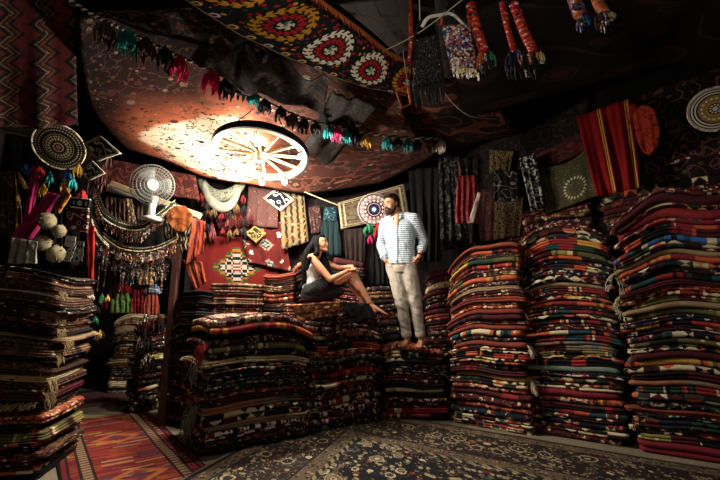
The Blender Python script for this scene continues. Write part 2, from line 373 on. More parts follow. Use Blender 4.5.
# door opening to the alcove: reddish post on its right, sill across it
def beam(name, a, b, w, d, m, label=None, cat=None, kind=None, n=7):
    a = Vector(a); b = Vector(b); t = (b-a).normalized(); x = t.cross(Vector((0, 1, 0)));
    if x.length < .1: x = Vector((1, 0, 0))
    x.normalize(); y = t.cross(x); mb = MB(); r = random.Random(name+str(a.x)); vs = []; fs = []
    pr = [(-1,-.8),(-.8,-1),(.8,-1),(1,-.8),(1,.8),(.8,1),(-.8,1),(-1,.8)]
    for i in range(n):
        p = a.lerp(b, i/(n-1))+x*r.uniform(-.006, .006)
        k = r.uniform(.94, 1.06)
        for u, v in pr: vs.append(p+x*u*w/2*k+y*v*d/2*k)
    for i in range(n-1):
        for j in range(8): fs.append((i*8+j, i*8+(j+1) % 8, (i+1)*8+(j+1) % 8, (i+1)*8+j))
    fs += [tuple(range(8))[::-1], tuple((n-1)*8+j for j in range(8))]
    mb.add(vs, fs); o = mb.build(name, m, smooth=False)
    if kind: o['kind'] = kind
    if label: tag(o, label, cat)
    return o
p0 = fl(161, 427); p0.z = 0.0; p1 = at(176, 246, 4.56)
beam('door_post', p0, (p1.x, p1.y+.06, p1.z), .075, .07, plain('dark red-brown post', '#3a1a12', .6, nz=.4, scale=9), 'reddish brown wooden post standing at the side of the alcove opening', 'post')
th = [fl(60, 418), fl(146, 405), fl(142, 396), fl(60, 402)]
g = NT('dusty pink runner'); u, v, _ = g.xyz(g.uv()); n = g.noise(g.vec(g.math('MULTIPLY', u, .4), g.math('MULTIPLY', v, 3.0)), 9, 3)
M_RUN = g.done(g.ramp(n, [(.3, hexc('#3a2428')), (.5, hexc('#6a444a')), (.62, hexc('#2c1c22')), (.75, hexc('#8a6a68'))], False), .9)
mb = MB(); A, B = fl(40, 412, .012), fl(150, 399, .012); C_, D = fl(140, 385, .012), fl(40, 396, .012); n_ = 16
vs = []; uvs = []
for j in range(5):
    for i in range(n_+1):
        p = A.lerp(B, i/n_).lerp(D.lerp(C_, i/n_), j/4); vs.append((p.x, p.y, .012+.006*mn.noise(p*3))); uvs.append((i/n_*2, j*.2))
mb.add(vs, [(j*(n_+1)+i, j*(n_+1)+i+1, (j+1)*(n_+1)+i+1, (j+1)*(n_+1)+i) for j in range(4) for i in range(n_)], uvs)
o = mb.build('runner_rug', M_RUN); md = o.modifiers.new('thick', 'SOLIDIFY'); md.thickness = .01; md.offset = -1
tag(o, 'dusty pink and brown runner lying across the alcove doorway', 'rug')

# ------------------------------------------------------------------ rugs on the floor
def persian_mat():
    g = NT('persian rug'); u, v, _ = g.xyz(g.uv())      # metres from the rug centre
    HX, HY = 2.15, 1.95
    au = g.math('ABSOLUTE', u); av = g.math('ABSOLUTE', v)
    d = g.math('MINIMUM', g.math('SUBTRACT', HX, au), g.math('SUBTRACT', HY, av))
    j1 = g.math('MULTIPLY', g.math('SUBTRACT', g.noise(g.vec(au, av), 34, 2), .5), .045); j2 = g.math('MULTIPLY', g.math('SUBTRACT', g.noise(g.vec(av, au), 38, 2), .5), .045)
    uvm = g.vec(g.math('ADD', au, j1), g.math('ADD', av, j2))
    # field: navy with rosettes, leaves and vines, mirrored about both axes
    w = g.noise(uvm, 2.0, 2); wx = g.math('ADD', g.math('ADD', au, j1), g.math('MULTIPLY', g.math('SUBTRACT', w, .5), .16)); wv = g.vec(wx, g.math('ADD', g.math('ADD', av, j2), g.math('MULTIPLY', w, .08)))
    d1, c1 = g.voro(wv, 5.2, 'F1', .7); x1, y1, z1 = g.xyz(c1)
    d2, c2 = g.voro(wv, 18, 'F1', .95); x2, y2, z2 = g.xyz(c2)
    d3, c3 = g.voro(uvm, 34, 'F1', 1.0); x3, y3, z3 = g.xyz(c3)
    vine = g.math('LESS_THAN', g.math('ABSOLUTE', g.math('SUBTRACT', g.fract(g.math('MULTIPLY', g.noise(uvm, 3.0, 1), 6.0)), .5)), .035)
    def figures(base, leafcols, roscols, small):
        c = g.mix(vine, hexc(base), hexc('#544a3a'))
        c = g.mix(g.math('LESS_THAN', d3, .3), c, g.pick(x3, small))
        c = g.mix(g.math('MULTIPLY', g.math('LESS_THAN', d2, .40), g.math('GREATER_THAN', x2, .2)), c, g.pick(y2, leafcols))
        c = g.mix(g.math('LESS_THAN', d2, .13), c, hexc(base))
        ring = g.ramp(d1, [(0, hexc('#7a2622')), (.07, hexc('#c8b68c')), (.13, hexc(base)), (.17, hexc(roscols[0])), (.27, hexc(roscols[1])), (.31, hexc('#cbbb94')), (.345, hexc(base))])
        return g.mix(g.math('LESS_THAN', d1, .345), c, ring)
    field = figures('#100f16', [('#b09c74', 4), ('#7c6c54', 2), ('#7a2a26', 1), ('#3e5048', 1)], ('#8a7456', '#3a3c48'), [('#0e1424', 5), ('#8c7a58', 3), ('#4a2a28', 1)])
    bord = figures('#2a1c18', [('#a08c68', 4), ('#4e4c42', 2), ('#121826', 2), ('#7c3a30', 1)], ('#241c24', '#8a7450'), [('#33241f', 2), ('#b2a07a', 4), ('#141a28', 3)])
    guard = g.mix(g.math('LESS_THAN', d3, .42), hexc('#6a5842'), g.pick(x3, [('#2a1c22', 3), ('#6e2c28', 1), ('#1a2030', 3), ('#a08c68', 2)]))
    stripe = g.mix(g.math('GREATER_THAN', g.tri(g.math('MULTIPLY', g.math('ADD', u, v), 9.0)), .5), hexc('#141824'), hexc('#94805e'))
    def band(c, lo, hi, new): return g.mix(g.math('MULTIPLY', g.math('GREATER_THAN', d, lo), g.math('LESS_THAN', d, hi)), c, new)
    c = band(bord, .96, 9.0, field)
    c = band(c, .92, .96, stripe); c = band(c, .78, .92, guard); c = band(c, .76, .78, hexc('#10141f'))
    c = band(c, .21, .23, hexc('#10141f')); c = band(c, .08, .21, guard); c = band(c, .03, .08, hexc('#2a1a1c')); c = band(c, -.1, .03, hexc('#8a8070'))
    n = g.noise(g.uv(), 260, 2); n0 = g.noise(g.uv(), 1.5, 3)
    o = g.n('ShaderNodeVectorMath', operation='SCALE'); g.put(o.inputs[0], c); g.put(o.inputs['Scale'], g.math('ADD', .47, g.math('MULTIPLY', g.math('ADD', n, n0), .38)))
    return g.done(o.outputs[0], .85, bump=n, bstr=.4, bdist=.006, sheen=.15)
def kilim_floor_mat():
    g = NT('red floor kilim'); u, v, _ = g.xyz(g.uv()); HX = .46
    au = g.math('ABSOLUTE', u); d = g.math('SUBTRACT', HX, au); us = g.snap(u, .012); vs = g.snap(v, .012)
    # weft stripes with broken streaks
    row = g.floor(g.math('DIVIDE', v, .03)); seg = g.floor(g.math('ADD', g.math('DIVIDE', u, .22), g.math('MULTIPLY', g.white(g.vec(row, 1.0, 2.0)), 9.0)))
    f = g.white(g.vec(row, seg, 3.0)); big = g.noise(g.vec(g.math('MULTIPLY', u, 1.2), g.math('MULTIPLY', v, 4.0)), 2.4, 2)
    c = g.pick(f, [('#7c2c24', 5), ('#8c3826', 4), ('#642024', 4), ('#5c2230', 2), ('#a87a58', 1.2), ('#7a6a60', .8), ('#4a3a4a', .8), ('#8a7a3a', .5)])
    c = g.mix(g.math('GREATER_THAN', big, .62), c, hexc('#94481f'))
    t = g.math('ADD', g.math('DIVIDE', au, .6), g.math('ABSOLUTE', g.math('SUBTRACT', g.math('MULTIPLY', g.fract(g.math('DIVIDE', vs, 1.1)), 2.0), 1.0)))
    c = g.mix(g.math('MULTIPLY', g.math('LESS_THAN', t, .34), g.math('GREATER_THAN', t, .22)), c, hexc('#a05a28'))
    c = g.mix(g.math('LESS_THAN', t, .12), c, hexc('#5a2a3a'))
    zz = g.tri(g.math('DIVIDE', vs, .06))
    def band(c, lo, hi, new): return g.mix(g.math('MULTIPLY', g.math('GREATER_THAN', d, lo), g.math('LESS_THAN', d, hi)), c, new)
    zig = g.mix(g.math('GREATER_THAN', zz, .5), hexc('#5a2c22'), hexc('#8c7658'))
    c = band(c, .20, .22, hexc('#2a1a1c')); c = band(c, .14, .20, zig); c = band(c, .12, .14, hexc('#2a1a1c'))
    c = band(c, .05, .07, hexc('#30181c')); c = band(c, .02, .05, hexc('#6e2220')); c = band(c, -.1, .02, hexc('#241618'))
    n = g.noise(g.uv(), 160, 2); n0 = g.noise(g.uv(), 2.0, 3)
    o = g.n('ShaderNodeVectorMath', operation='SCALE'); g.put(o.inputs[0], c); g.put(o.inputs['Scale'], g.math('ADD', .5, g.math('MULTIPLY', g.math('ADD', n, n0), .5)))
    return g.done(o.outputs[0], .9, bump=n, bstr=.3)
def floor_rug(name, cx, cy, rz, hx, hy, mat, z, label, wav=.004, nx=50, ny=50, skew=0.0):
    mb = MB(); vs = []; uvs = []; th = .012
    for j in range(ny+1):
        for i in range(nx+1):
            x = -hx+2*hx*i/nx; y = -hy+2*hy*j/ny
            e = .008*mn.noise(Vector((x*2, y*2, 5))) if i in (0, nx) or j in (0, ny) else 0
            ed = min(hx-abs(x), hy-abs(y)); zz = th*min(1, ed/.03+.35)+wav*(mn.noise(Vector((x*2.3, y*2.3, 0)))+.5)
            vs.append((x+e+skew*y, y+e, zz)); uvs.append((x, y))
    nn = nx+1
    fs = [(j*nn+i, j*nn+i+1, (j+1)*nn+i+1, (j+1)*nn+i) for j in range(ny) for i in range(nx)]
    edge = [i for i in range(nn)]+[j*nn+nx for j in range(1, ny+1)]+[ny*nn+i for i in range(nx-1, -1, -1)]+[j*nn for j in range(ny-1, 0, -1)]
    b = len(vs)
    for e in edge: vs.append((vs[e][0], vs[e][1], 0)); uvs.append(uvs[e])
    m = len(edge)
    fs += [(edge[k], b+k, b+(k+1) % m, edge[(k+1) % m]) for k in range(m)]
    mb.add(vs, fs, uvs)
    return tag(mb.build(name, mat, loc=(cx, cy, z), rot=(0, 0, rz)), label, 'rug')
RZ = math.radians(-34)
def rug_pt(s, t): # s along the right-hand edge from the hidden corner, t toward the camera
    return (-.03+math.cos(RZ)*s+math.sin(RZ)*t, 4.98+math.sin(RZ)*s-math.cos(RZ)*t)
cx, cy = rug_pt(2.05, 1.83)
floor_rug('persian_rug', cx, cy, RZ, 2.15, 1.95, persian_mat(), .016, 'large dark blue and beige floral rug with wide borders, spread over the floor', skew=-.29)
# the red kilim on the left: its right border runs from the doorway toward the camera
k0 = Vector((-2.62, 5.12, 0)); k1 = Vector((-1.12, 3.22, 0)); dk = (k1-k0).normalized(); nk = Vector((-dk.y, dk.x, 0)); nk = nk if nk.x < 0 else -nk
cc = k0+dk*1.6+nk*.42
floor_rug('red_kilim', cc.x, cc.y, math.atan2(dk.y, dk.x)-PI/2, .46, 1.6, kilim_floor_mat(), .001, 'worn red striped kilim leading to the alcove doorway', wav=.008, nx=30, ny=60)
# ------------------------------------------------------------------ piles of folded rugs
ORD = 'topmost second third fourth fifth sixth seventh eighth ninth tenth eleventh twelfth thirteenth fourteenth fifteenth sixteenth seventeenth eighteenth nineteenth twentieth twenty-first twenty-second twenty-third twenty-fourth twenty-fifth twenty-sixth twenty-seventh twenty-eighth twenty-ninth thirtieth thirty-first thirty-second thirty-third thirty-fourth thirty-fifth thirty-sixth thirty-seventh thirty-eighth thirty-ninth fortieth'.split()
def outline(W, D, cr, k_front, k_side, k_back):
    """rounded rectangle, centre at the middle of the front edge; front faces -y"""
    hx = W/2; pts = []
    for i in range(k_front): pts.append((-hx+cr+(W-2*cr)*i/(k_front-1), 0.0, 0, -1))
    for i in range(1, 4): an = -PI/2+PI/2*i/4; pts.append((hx-cr+cr*math.cos(an), cr+cr*math.sin(an), math.cos(an), math.sin(an)))
    for i in range(k_side): pts.append((hx, cr+(D-2*cr)*i/(k_side-1), 1, 0))
    for i in range(k_back): pts.append((hx-cr-(W-2*cr)*i/(k_back-1), D, 0, 1))
    for i in range(k_side): pts.append((-hx, D-cr-(D-2*cr)*i/(k_side-1), -1, 0))
    for i in range(1, 4): an = PI+PI/2*i/4; pts.append((-hx+cr+cr*math.cos(an), cr+cr*math.sin(an), math.cos(an), math.sin(an)))
    return pts
def rug_mesh(name, W, D, z0f, z1f, layers, mat, seed, dx=0, dy=0, rot=0, base=0, lip=1.0, kf=26):
    r = random.Random(seed); out = outline(W, D, .05, kf, 7, 5); n = len(out); mb = MB()
    cs, sn = math.cos(rot), math.sin(rot)
    per = [0]
    for i in range(1, n): per.append(per[-1]+math.hypot(out[i][0]-out[i-1][0], out[i][1]-out[i-1][1]))
    def place(x, y): return (x*cs-y*sn+dx, x*sn+y*cs+dy)
    ph = [-100, -76, -45, -15, 15, 45, 76, 100]
    vs = []; uvs = []
    ls = [r.uniform(.75, 1.25) for _ in range(layers)]; tot = sum(ls); acc = [0]
    for l in ls: acc.append(acc[-1]+l/tot)
    back = [0]+[r.uniform(-.012, .014) for _ in range(layers-1)]; r.shuffle(back)
    sd = seed*1.7 % 97
    rows = []
    for L in range(layers):
        for a in ph: rows.append((L, a))
    vdist = 0
    for (L, a) in rows:
        ex_ = abs(a) > 90; sa, ca = (math.copysign(1, a), -.75) if ex_ else (math.sin(math.radians(a)), math.cos(math.radians(a)))
        f = acc[L]+(acc[L+1]-acc[L])*(.5+.5*sa)
        vdist = .05*f+L*.021
        for i, (x, y, nx, ny) in enumerate(out):
            X, Y = place(x, y); za, zb = z0f(X, Y), z1f(X, Y); t = zb-za
            rad = min(t*(acc[L+1]-acc[L])*.62, .04)*lip
            wob = .010*mn.noise(Vector((per[i]*3.1, L*3.7, sd)))+.004*mn.noise(Vector((per[i]*14, L*5.1, sd)))
            o = rad*(ca-1)+wob-back[L]
            zz = za+t*f+ .0016*mn.noise(Vector((per[i]*16, f*7, sd)))
            ex, ey = place(x+nx*o, y+ny*o)
            vs.append((ex, ey, zz-base)); uvs.append((per[i], vdist))
    fs = [(q*n+j, q*n+(j+1) % n, (q+1)*n+(j+1) % n, (q+1)*n+j) for q in range(len(rows)-1) for j in range(n)]
    top = len(rows)-1; mx, my = 0, D/2
    prev = top*n
    for s_ in (.93, .72, .4):
        b = len(vs)
        for i, (x, y, nx, ny) in enumerate(out):
            X, Y = place(mx+(x-mx)*s_, my+(y-my)*s_)
            vs.append((X, Y, z1f(X, Y)-base-.001)); uvs.append((x*s_+2, .3+y*s_))
        fs += [(prev+j, prev+(j+1) % n, b+(j+1) % n, b+j) for j in range(n)]; prev = b
    fs.append(tuple(prev+j for j in range(n)))
    fs.append(tuple(range(n))[::-1])
    mb.add(vs, fs, uvs)
    return mb
def fringe_mb(p, dirv, n, length, spread, seed, rad=.0032):
    """loose strands falling from point p (spread along vector) outward along dirv"""
    r = random.Random(seed); mb = MB(); p = Vector(p); dirv = Vector(dirv); spread = Vector(spread)
    for i in range(n):
        q = p+spread*r.uniform(-.5, .5)+Vector((0, 0, r.uniform(-.012, .012))); L = length*r.uniform(.55, 1.1); pts = []
        sx, sy = r.uniform(-.35, .35), r.uniform(-.25, .25)
        for k in range(6):
            t = k/5; out = dirv*(.35*L*(1-(1-t)**2)); fall = Vector((0, 0, -L*t*t*.85))
            pts.append(q-dirv*.03*(1-t)+out+fall+Vector((sx*L*t*.5+.006*math.sin(t*9+i), sy*L*t*.5, 0)))
        mb.tube(pts, [rad*1.3, rad, rad, rad, rad, rad*.6], 4, cap=False)
    return mb
class Pile:
    def __init__(s, px, py, ang, W, D, z0, height, codes, phrase, group, droopL=0, droopR=0, seed=1, layers=(1, 1), jit=.034, fringes=None, tall=None, arch=0.0, kf=26, thick=None, wild=1.0, lean=0.0):
        """front-centre (px,py) on the floor, front normal turned by ang; codes run from the top down"""
        r = random.Random(seed); N = len(codes); s.root = (px, py); cs, sn = math.cos(ang), math.sin(ang)
        ts = [r.uniform(.75, 1.3)*(thick.get(i, 1) if thick else 1) for i in range(N)]; k = height/sum(ts); ts = [t*k for t in ts]
        z = 0.0; s.objs = []
        noiseS = []
        def surf(level):       # level = list of (thickness, seed) below
            arr = list(level)
            def f(x, y):
                e = x/(W/2); h = sum(t for t, _ in arr)/height
                base = 0
                for t, sdn in arr: base += t*(1+.20*wild*mn.noise(Vector((x*2.2, y*1.5, sdn))))
                dl = droopL*max(0, -e)**2; dr = droopR*max(0, e)**2
                return base-(dl+dr)*h*h-arch*h*e*e+0.0
            return f
        level = []; fns = [surf([])]
        for i in range(N-1, -1, -1):
            level.append((ts[i], r.uniform(0, 90))); fns.append(surf(level))
        zt = 0
        for j in range(N):      # j=0 bottom
            i = N-1-j; code = codes[i]; t = ts[i]; base = zt
            nm = r.randint(*layers)+(1 if r.random() < .42 else 0)
            w = W*r.uniform(.93, 1.06); dd = D*r.uniform(.95, 1.0)
            dx = r.uniform(-jit, jit)+lean*(j/N); dy = r.uniform(-jit, jit)*.8; ro = r.uniform(-.05, .05)*wild
            f0, f1 = fns[j], fns[j+1]
            gap = .0012
            mb = rug_mesh('folded_rug', w, dd, (lambda x, y, f=f0: f(x, y)+gap), (lambda x, y, f=f1: f(x, y)-gap), nm, None, seed*100+j, dx, dy, ro, base, kf=kf)
            o = mb.build('folded_rug', MAT[code], loc=(px, py, z0+base), rot=(0, 0, ang))
            desc = PAL[code][0]
            tag(o, '%s rug, %s from top of %s' % (desc, ORD[i], phrase) if i else '%s folded rug, topmost of %s' % (desc, phrase), 'rug', group)
            if i == N-1 and N > 1: o['label'] = '%s folded rug at the very bottom of %s' % (desc, phrase)
            s.objs.insert(0, o)
            for fr in (fringes or []):
                if fr[0] == i:
                    _, side, n, L, mt = fr[:5]; yy = fr[5] if len(fr) > 5 else .08; wd = fr[6] if len(fr) > 6 else .14
                    sx = 1 if side == 'R' else -1; X = sx*w/2+dx
                    if side == 'F': X = (fr[7] if len(fr) > 7 else 0)*w; P0 = (X, dy-.003, f0(X, 0)+t*.5-base); fm = fringe_mb(P0, (0, -1, 0), n, L, (wd, 0, 0), j+seed)
                    else:
                        P0 = (X+sx*.004, dy+yy, f0(X, yy)+t*.45-base); fm = fringe_mb(P0, (sx*.8, -.6, 0), n, L, (0, wd, 0), j+seed)
                    fm.build('fringe', mt, o)
            zt += t
        s.top = fns[-1]; s.cs, s.sn, s.z0, s.height = cs, sn, z0, height
    def world(s, x, y, dz=0):
        return Vector((s.root[0]+x*s.cs-y*s.sn, s.root[1]+x*s.sn+y*s.cs, s.z0+s.top(x, y)+dz))
R_ = math.radians
ZR = .032
# the run on the right, each a column of about thirty
A_codes = 'prust sred kbrown sorange sscar fmaroon solive sorange fplum pbeige fmaroon prust forange prust smaroon kred prust steal fblack prust kcream sscar kmulti fmaroon smaroon pgold kcream frust sred fmaroon frust fnavy kcream kred'.split()
A = Pile(1.34, 4.39, R_(-37), .84, .78, .0, 1.92, A_codes, 'the tall pile beside the standing man', 'rugs in the pile right of the standing man', droopL=.30, droopR=.06, arch=.0, seed=3,
         fringes=[(19, 'R', 26, .13, FR_C), (25, 'R', 30, .15, FR_C), (33, 'R', 40, .16, FR_C), (13, 'R', 12, .1, FR_G)], thick={25: 1.5, 12: 1.3, 21: 1.3})
B_codes = 'fmaroon kcream kmulti sorange smulti solive sred fnavy kmulti fnavy kcream pbeige smulti fmaroon kmulti sorange fblack smulti kcream smulti fmaroon steal smulti ssalmon ssalmon solive kmulti sscar pgreen knavy kmulti kcream pcrim frust smaroon smulti kcream knavy kcream fmaroon'.split()
B = Pile(2.03, 4.04, R_(-35), .86, .80, .0, 2.10, B_codes, 'the tall pile below the red robe', 'rugs in the middle pile on the right', droopL=.20, droopR=.16, seed=5,
         fringes=[(8, 'R', 34, .30, FR_C), (14, 'R', 24, .18, FR_C), (5, 'R', 14, .2, FR_G), (35, 'L', 16, .12, FR_C)], thick={11: 1.3, 28: 1.4, 32: 1.5})
C_codes = 'fmaroon pmaroon kmulti pcrim kred smulti sred sblue kcream pbeige sorange kmulti fblack smulti pmaroon frust kred solive pbeige solive fnavy sscar kcream knavy solive kcream pmaroon sorange kcream smaroon ssalmon smulti kcream fblack prust knavy kmulti kcream solive pcrim'.split()
C = Pile(2.89, 3.40, R_(-33), 1.16, .80, .0, 2.26, C_codes, 'the far right pile', 'rugs in the pile at the right edge', droopL=.22, droopR=-.04, seed=8,
         fringes=[(9, 'L', 24, .2, FR_C), (14, 'L', 16, .14, FR_C), (26, 'L', 12, .1, FR_G)], thick={1: 1.3, 3: 1.5, 26: 1.3, 38: 1.2, 39: 1.6, 7: 1.3})
# far layers stacked on a ledge behind the middle and right piles
n = Vector((math.sin(R_(35)), math.cos(R_(35)), 0))
E2 = Pile(2.28, 4.80, R_(-35), 1.0, .36, 1.93, .52, 'fmaroon kbrown fplum fmaroon kbrown fmaroon'.split(), 'the dim stack under the olive textile', 'dim maroon rugs behind the tall piles', droopL=.12, seed=11)
E3 = Pile(3.28, 4.14, R_(-35), 1.2, .32, 2.0, .80, 'fmaroon fplum kcream fmaroon pmaroon kbrown kmulti fmaroon'.split(), 'the dim stack at the upper right', 'dim maroon rugs behind the far pile', droopL=.14, seed=12)
dr_ = Vector((math.cos(R_(-35)), math.sin(R_(-35)), 0)); pc_ = Vector((2.75, 4.66, 1.9)); mb = MB(); mb.box(pc_, (2.5, .5, .05), Matrix.Rotation(R_(-35), 3, 'Z'))
struct(mb.build('trim_1', W_DARK, smooth=False))
G_codes = 'frust fmaroon fplum kpink fblack sred frust fgrey fblack sred kcream kbrown fmaroon kred zigwht fplum fblack'.split()
Gp = Pile(-.13, 4.36, R_(33), .88, .78, ZR, 1.26, G_codes, 'the pile the woman sits on', 'rugs in the pile under the seated woman', droopL=.02, droopR=.12, seed=13, layers=(1, 2), thick={1: 1.2, 2: 1.2, 14: 1.1}, fringes=[(3, 'R', 10, .08, FR_G)])
F_codes = 'kpink sorange pblack fplum solive fblack pcream kcream knavy fnavy fgrey fblack frust pbrown ssalmon kcream pbeige zigwht fplum fblack'.split()
Fp = Pile(-.90, 3.77, R_(35), .98, .76, ZR, 1.13, F_codes, 'the pile in front of the woman', 'rugs in the front pile left of the woman', droopL=.06, droopR=.10, seed=17,
          fringes=[(3, 'L', 60, .17, FR_R, .06, .2), (6, 'L', 14, .2, FR_G, .1, .2), (13, 'L', 40, .26, FR_G, .1, .2), (15, 'L', 20, .2, FR_G, .2, .2)], thick={0: 1.3, 3: 1.2, 6: .8, 15: 1.4, 17: 1.2}, wild=1.2)
M_codes = 'forange kmulti kcream fblack fblack fmaroon pblack pcream pblack fmaroon fmaroon sred sred'.split()
Mp = Pile(.62, 4.68, R_(0), .70, .70, ZR, .78, M_codes, 'the low pile under the standing man', 'rugs in the low pile under the standing man', droopL=.04, droopR=.04, seed=19, wild=1.3)
# behind: neat flat-folded kilims, dark slumped ones, the piles behind the couple
H1 = Pile(-1.37, 4.50, R_(10), .56, .52, 0, 1.50, ('tanfold tandot tanfold fmaroon tanfold tandot tandot tanfold tandot tandot '+'tanfold tandot kbrown tandot tanfold fmaroon tandot tanfold tandot kbrown tandot tanfold tandot').split(), 'the neat brown kilim pile', 'flat-folded rugs in the neat brown pile', seed=23, layers=(2, 3), jit=.01, wild=.5)
H2 = Pile(-1.90, 4.42, R_(-28), .42, .5, 0, 1.40, ('pblack pbrown fblack pblack kbrown pblack fblack pbrown pblack fblack pblack pbrown fblack pblack kbrown pblack fblack pblack pbrown fblack pblack').split(), 'the slumping pile by the wooden post', 'dark rugs in the pile beside the post', droopL=.18, seed=29, layers=(2, 3))
H3 = Pile(-.95, 4.72, R_(5), .38, .5, 0, 1.62, ('prust pbrown kbrown frust pbrown pblack fmaroon pbrown kbrown pblack frust pbrown pblack fmaroon kbrown pblack fblack pbrown pblack').split(), 'the narrow pile below the lattice cloth', 'rugs in the narrow pile behind the front pile', seed=31, layers=(2, 3), jit=.015)
I1 = Pile(-.62, 4.98, R_(15), .40, .5, 0, 1.86, ('frust smaroon pbrown pblack fblack smaroon pblack fplum pblack kbrown pblack fblack pblack smaroon pblack fblack pblack pbrown fblack pblack').split(), "the pile behind the woman's back", "rugs in the pile behind the woman's back", seed=37, droopL=.1)
K1 = Pile(-.16, 5.22, R_(0), .42, .34, 0, 1.86, ('smaroon fplum pblack kbrown smaroon fmaroon fplum fblack smaroon pmaroon fblack fplum pblack smaroon fblack pblack pmaroon fblack pblack').split(), 'the pile under the teal dress', 'rugs in the pile below the teal dress', seed=41)
K2 = Pile(.30, 5.16, R_(4), .46, .4, 0, 1.50, ('fblack kbrown pblack fblack fmaroon pblack fblack pblack kbrown fblack pblack fmaroon fblack pblack pblack fblack pblack').split(), "the dark pile behind the woman's shins", "dark rugs in the pile behind the woman's shins", seed=43)
J1 = Pile(1.05, 5.06, R_(-20), .52, .42, 0, 1.70, ('smaroon fmaroon pcream smaroon fblack fmaroon smaroon frust pblack fmaroon fplum kbrown fblack fmaroon smaroon pblack fmaroon kbrown fblack fmaroon pblack').split(), 'the dim pile behind the standing man', 'dim rugs in the pile behind the standing man', seed=47, droopL=.12)
# the big pile in the left foreground and the one inside the alcove
L_codes = ('fblack tanfold tandot pcream tandot fblack tanfold kbrown tandot pblack pbeige tandot tanfold fblack tandot pbrown pcream tandot kbrown pmaroon pblack fmaroon forange pblack solive kred fblack kbrown fmaroon kmulti pblack').split()
Lp = Pile(-2.93, 2.98, R_(12), 1.24, .7, ZR*0, 1.53, L_codes, 'the big pile left of the alcove', 'rugs in the left foreground pile', droopR=.05, seed=53, layers=(2, 3), wild=.7, thick={22: 1.5, 19: 1.3, 0: .8, 3: .8},
          fringes=[(20, 'F', 260, .045, FR_B, 0, 1.15), (6, 'R', 18, .1, FR_B), (8, 'R', 14, .1, FR_B), (10, 'R', 18, .1, FR_B), (12, 'R', 18, .12, FR_B), (14, 'R', 18, .1, FR_B), (16, 'R', 18, .14, FR_B), (18, 'R', 18, .14, FR_B), (23, 'R', 10, .1, FR_R), (2, 'R', 14, .1, FR_B)])
Q1 = Pile(-3.36, 6.15, R_(8), .70, .5, .0, 1.15, ('pcream tanfold pbeige fgrey tanfold fgrey kbrown tanfold pbeige tandot fgrey tanfold pcream fgrey').split(), 'the pale alcove pile', 'pale rugs in the alcove pile', droopL=.16, seed=59, layers=(2, 3))
S1 = Pile(-2.70, 5.0, R_(-20), .26, .34, 0, 1.0, ('fmaroon kbrown fblack fplum solive kmulti fblack fmaroon fblack kcream fblack fblack solive').split(), 'the knee-high pile left of the post', 'rugs in the small pile left of the post', seed=61, kf=12)
# ------------------------------------------------------------------ the cart-wheel chandelier
WC = at(261, 154, 4.0); WT = R_(-12)
wheel = empty('wheel_chandelier', WC, rot=(WT, R_(2), 0)); tag(wheel, 'pale wooden cart wheel hung flat under the ceiling as a lit chandelier', 'chandelier')
mb = MB(); Rw = .475; nseg = 48
ring = [(Rw*math.cos(2*PI*i/nseg), Rw*math.sin(2*PI*i/nseg), 0) for i in range(nseg)]
def ringmesh(R, w, h, z=0):
    mb = MB(); mb.lathe([(R-w/2, z-h/2), (R+w/2, z-h/2), (R+w/2, z+h/2), (R-w/2, z+h/2), (R-w/2, z-h/2)], 56, cap=False); return mb
ringmesh(.455, .05, .055).build('rim', W_PALE, wheel, smooth=False)
ringmesh(.492, .022, .075).build('iron_tire', IRON, wheel, smooth=False)
mb = MB(); mb.lathe([(.001, -.08), (.045, -.08), (.06, -.06), (.075, -.02), (.075, .03), (.05, .07), (.001, .07)], 20); mb.build('hub', W_PALE, wheel)
for i in range(12):
    a = 2*PI*i/12+.12; d = Vector((math.cos(a), math.sin(a), 0)); s_ = MB()
    s_.tube([d*.06, d*.15, d*.3, d*.44], [(.018, .016), (.02, .016), (.016, .013), (.018, .014)], 8); s_.build('spoke', W_PALE, wheel)
g = NT('lit bulb'); em = g.n('ShaderNodeEmission'); em.inputs[0].default_value = (1, .92, .80, 1); em.inputs[1].default_value = 2900; out = g.n('ShaderNodeOutputMaterial'); g.t.links.new(em.outputs[0], out.inputs[0]); BULB = g.m
wm = Matrix.Translation(WC) @ Matrix.Rotation(WT, 4, 'X') @ Matrix.Rotation(R_(2), 4, 'Y')
for (px, py) in ((233, 177), (262, 181), (283, 180), (300, 156), (216, 160)):
    # each bulb hangs a hand's breadth under the rim plane
    inv = wm.inverted(); o_ = inv @ CAM; d_ = (inv.to_3x3() @ ray(px, py)); t = (-.085-o_.z)/d_.z; p = o_+d_*t
    k = .455/max(p.xy.length, .01); p = Vector((p.x*k, p.y*k, -.085))
    hb = MB(); hb.lathe([(.016, .06), (.02, .055), (.02, .02), (.014, .015)], 12, Matrix.Translation(p)); so = hb.build('bulb_socket', IRON, wheel)
    bb = MB(); bb.lathe([(.001, -.033), (.014, -.03), (.025, -.018), (.028, -.004), (.022, .01), (.012, .02), (.001, .021)], 12, Matrix.Translation(p)); bb.build('light_bulb', BULB, so)
for i in range(4):
    a = PI/4+i*PI/2; d = Vector((math.cos(a)*.45, math.sin(a)*.45, .02)); c = MB(); top = Vector((0, 0, .75))
    c.tube([d, d.lerp(top, .5), top], .006, 6); c.build('hanging_chain', IRON, wheel)
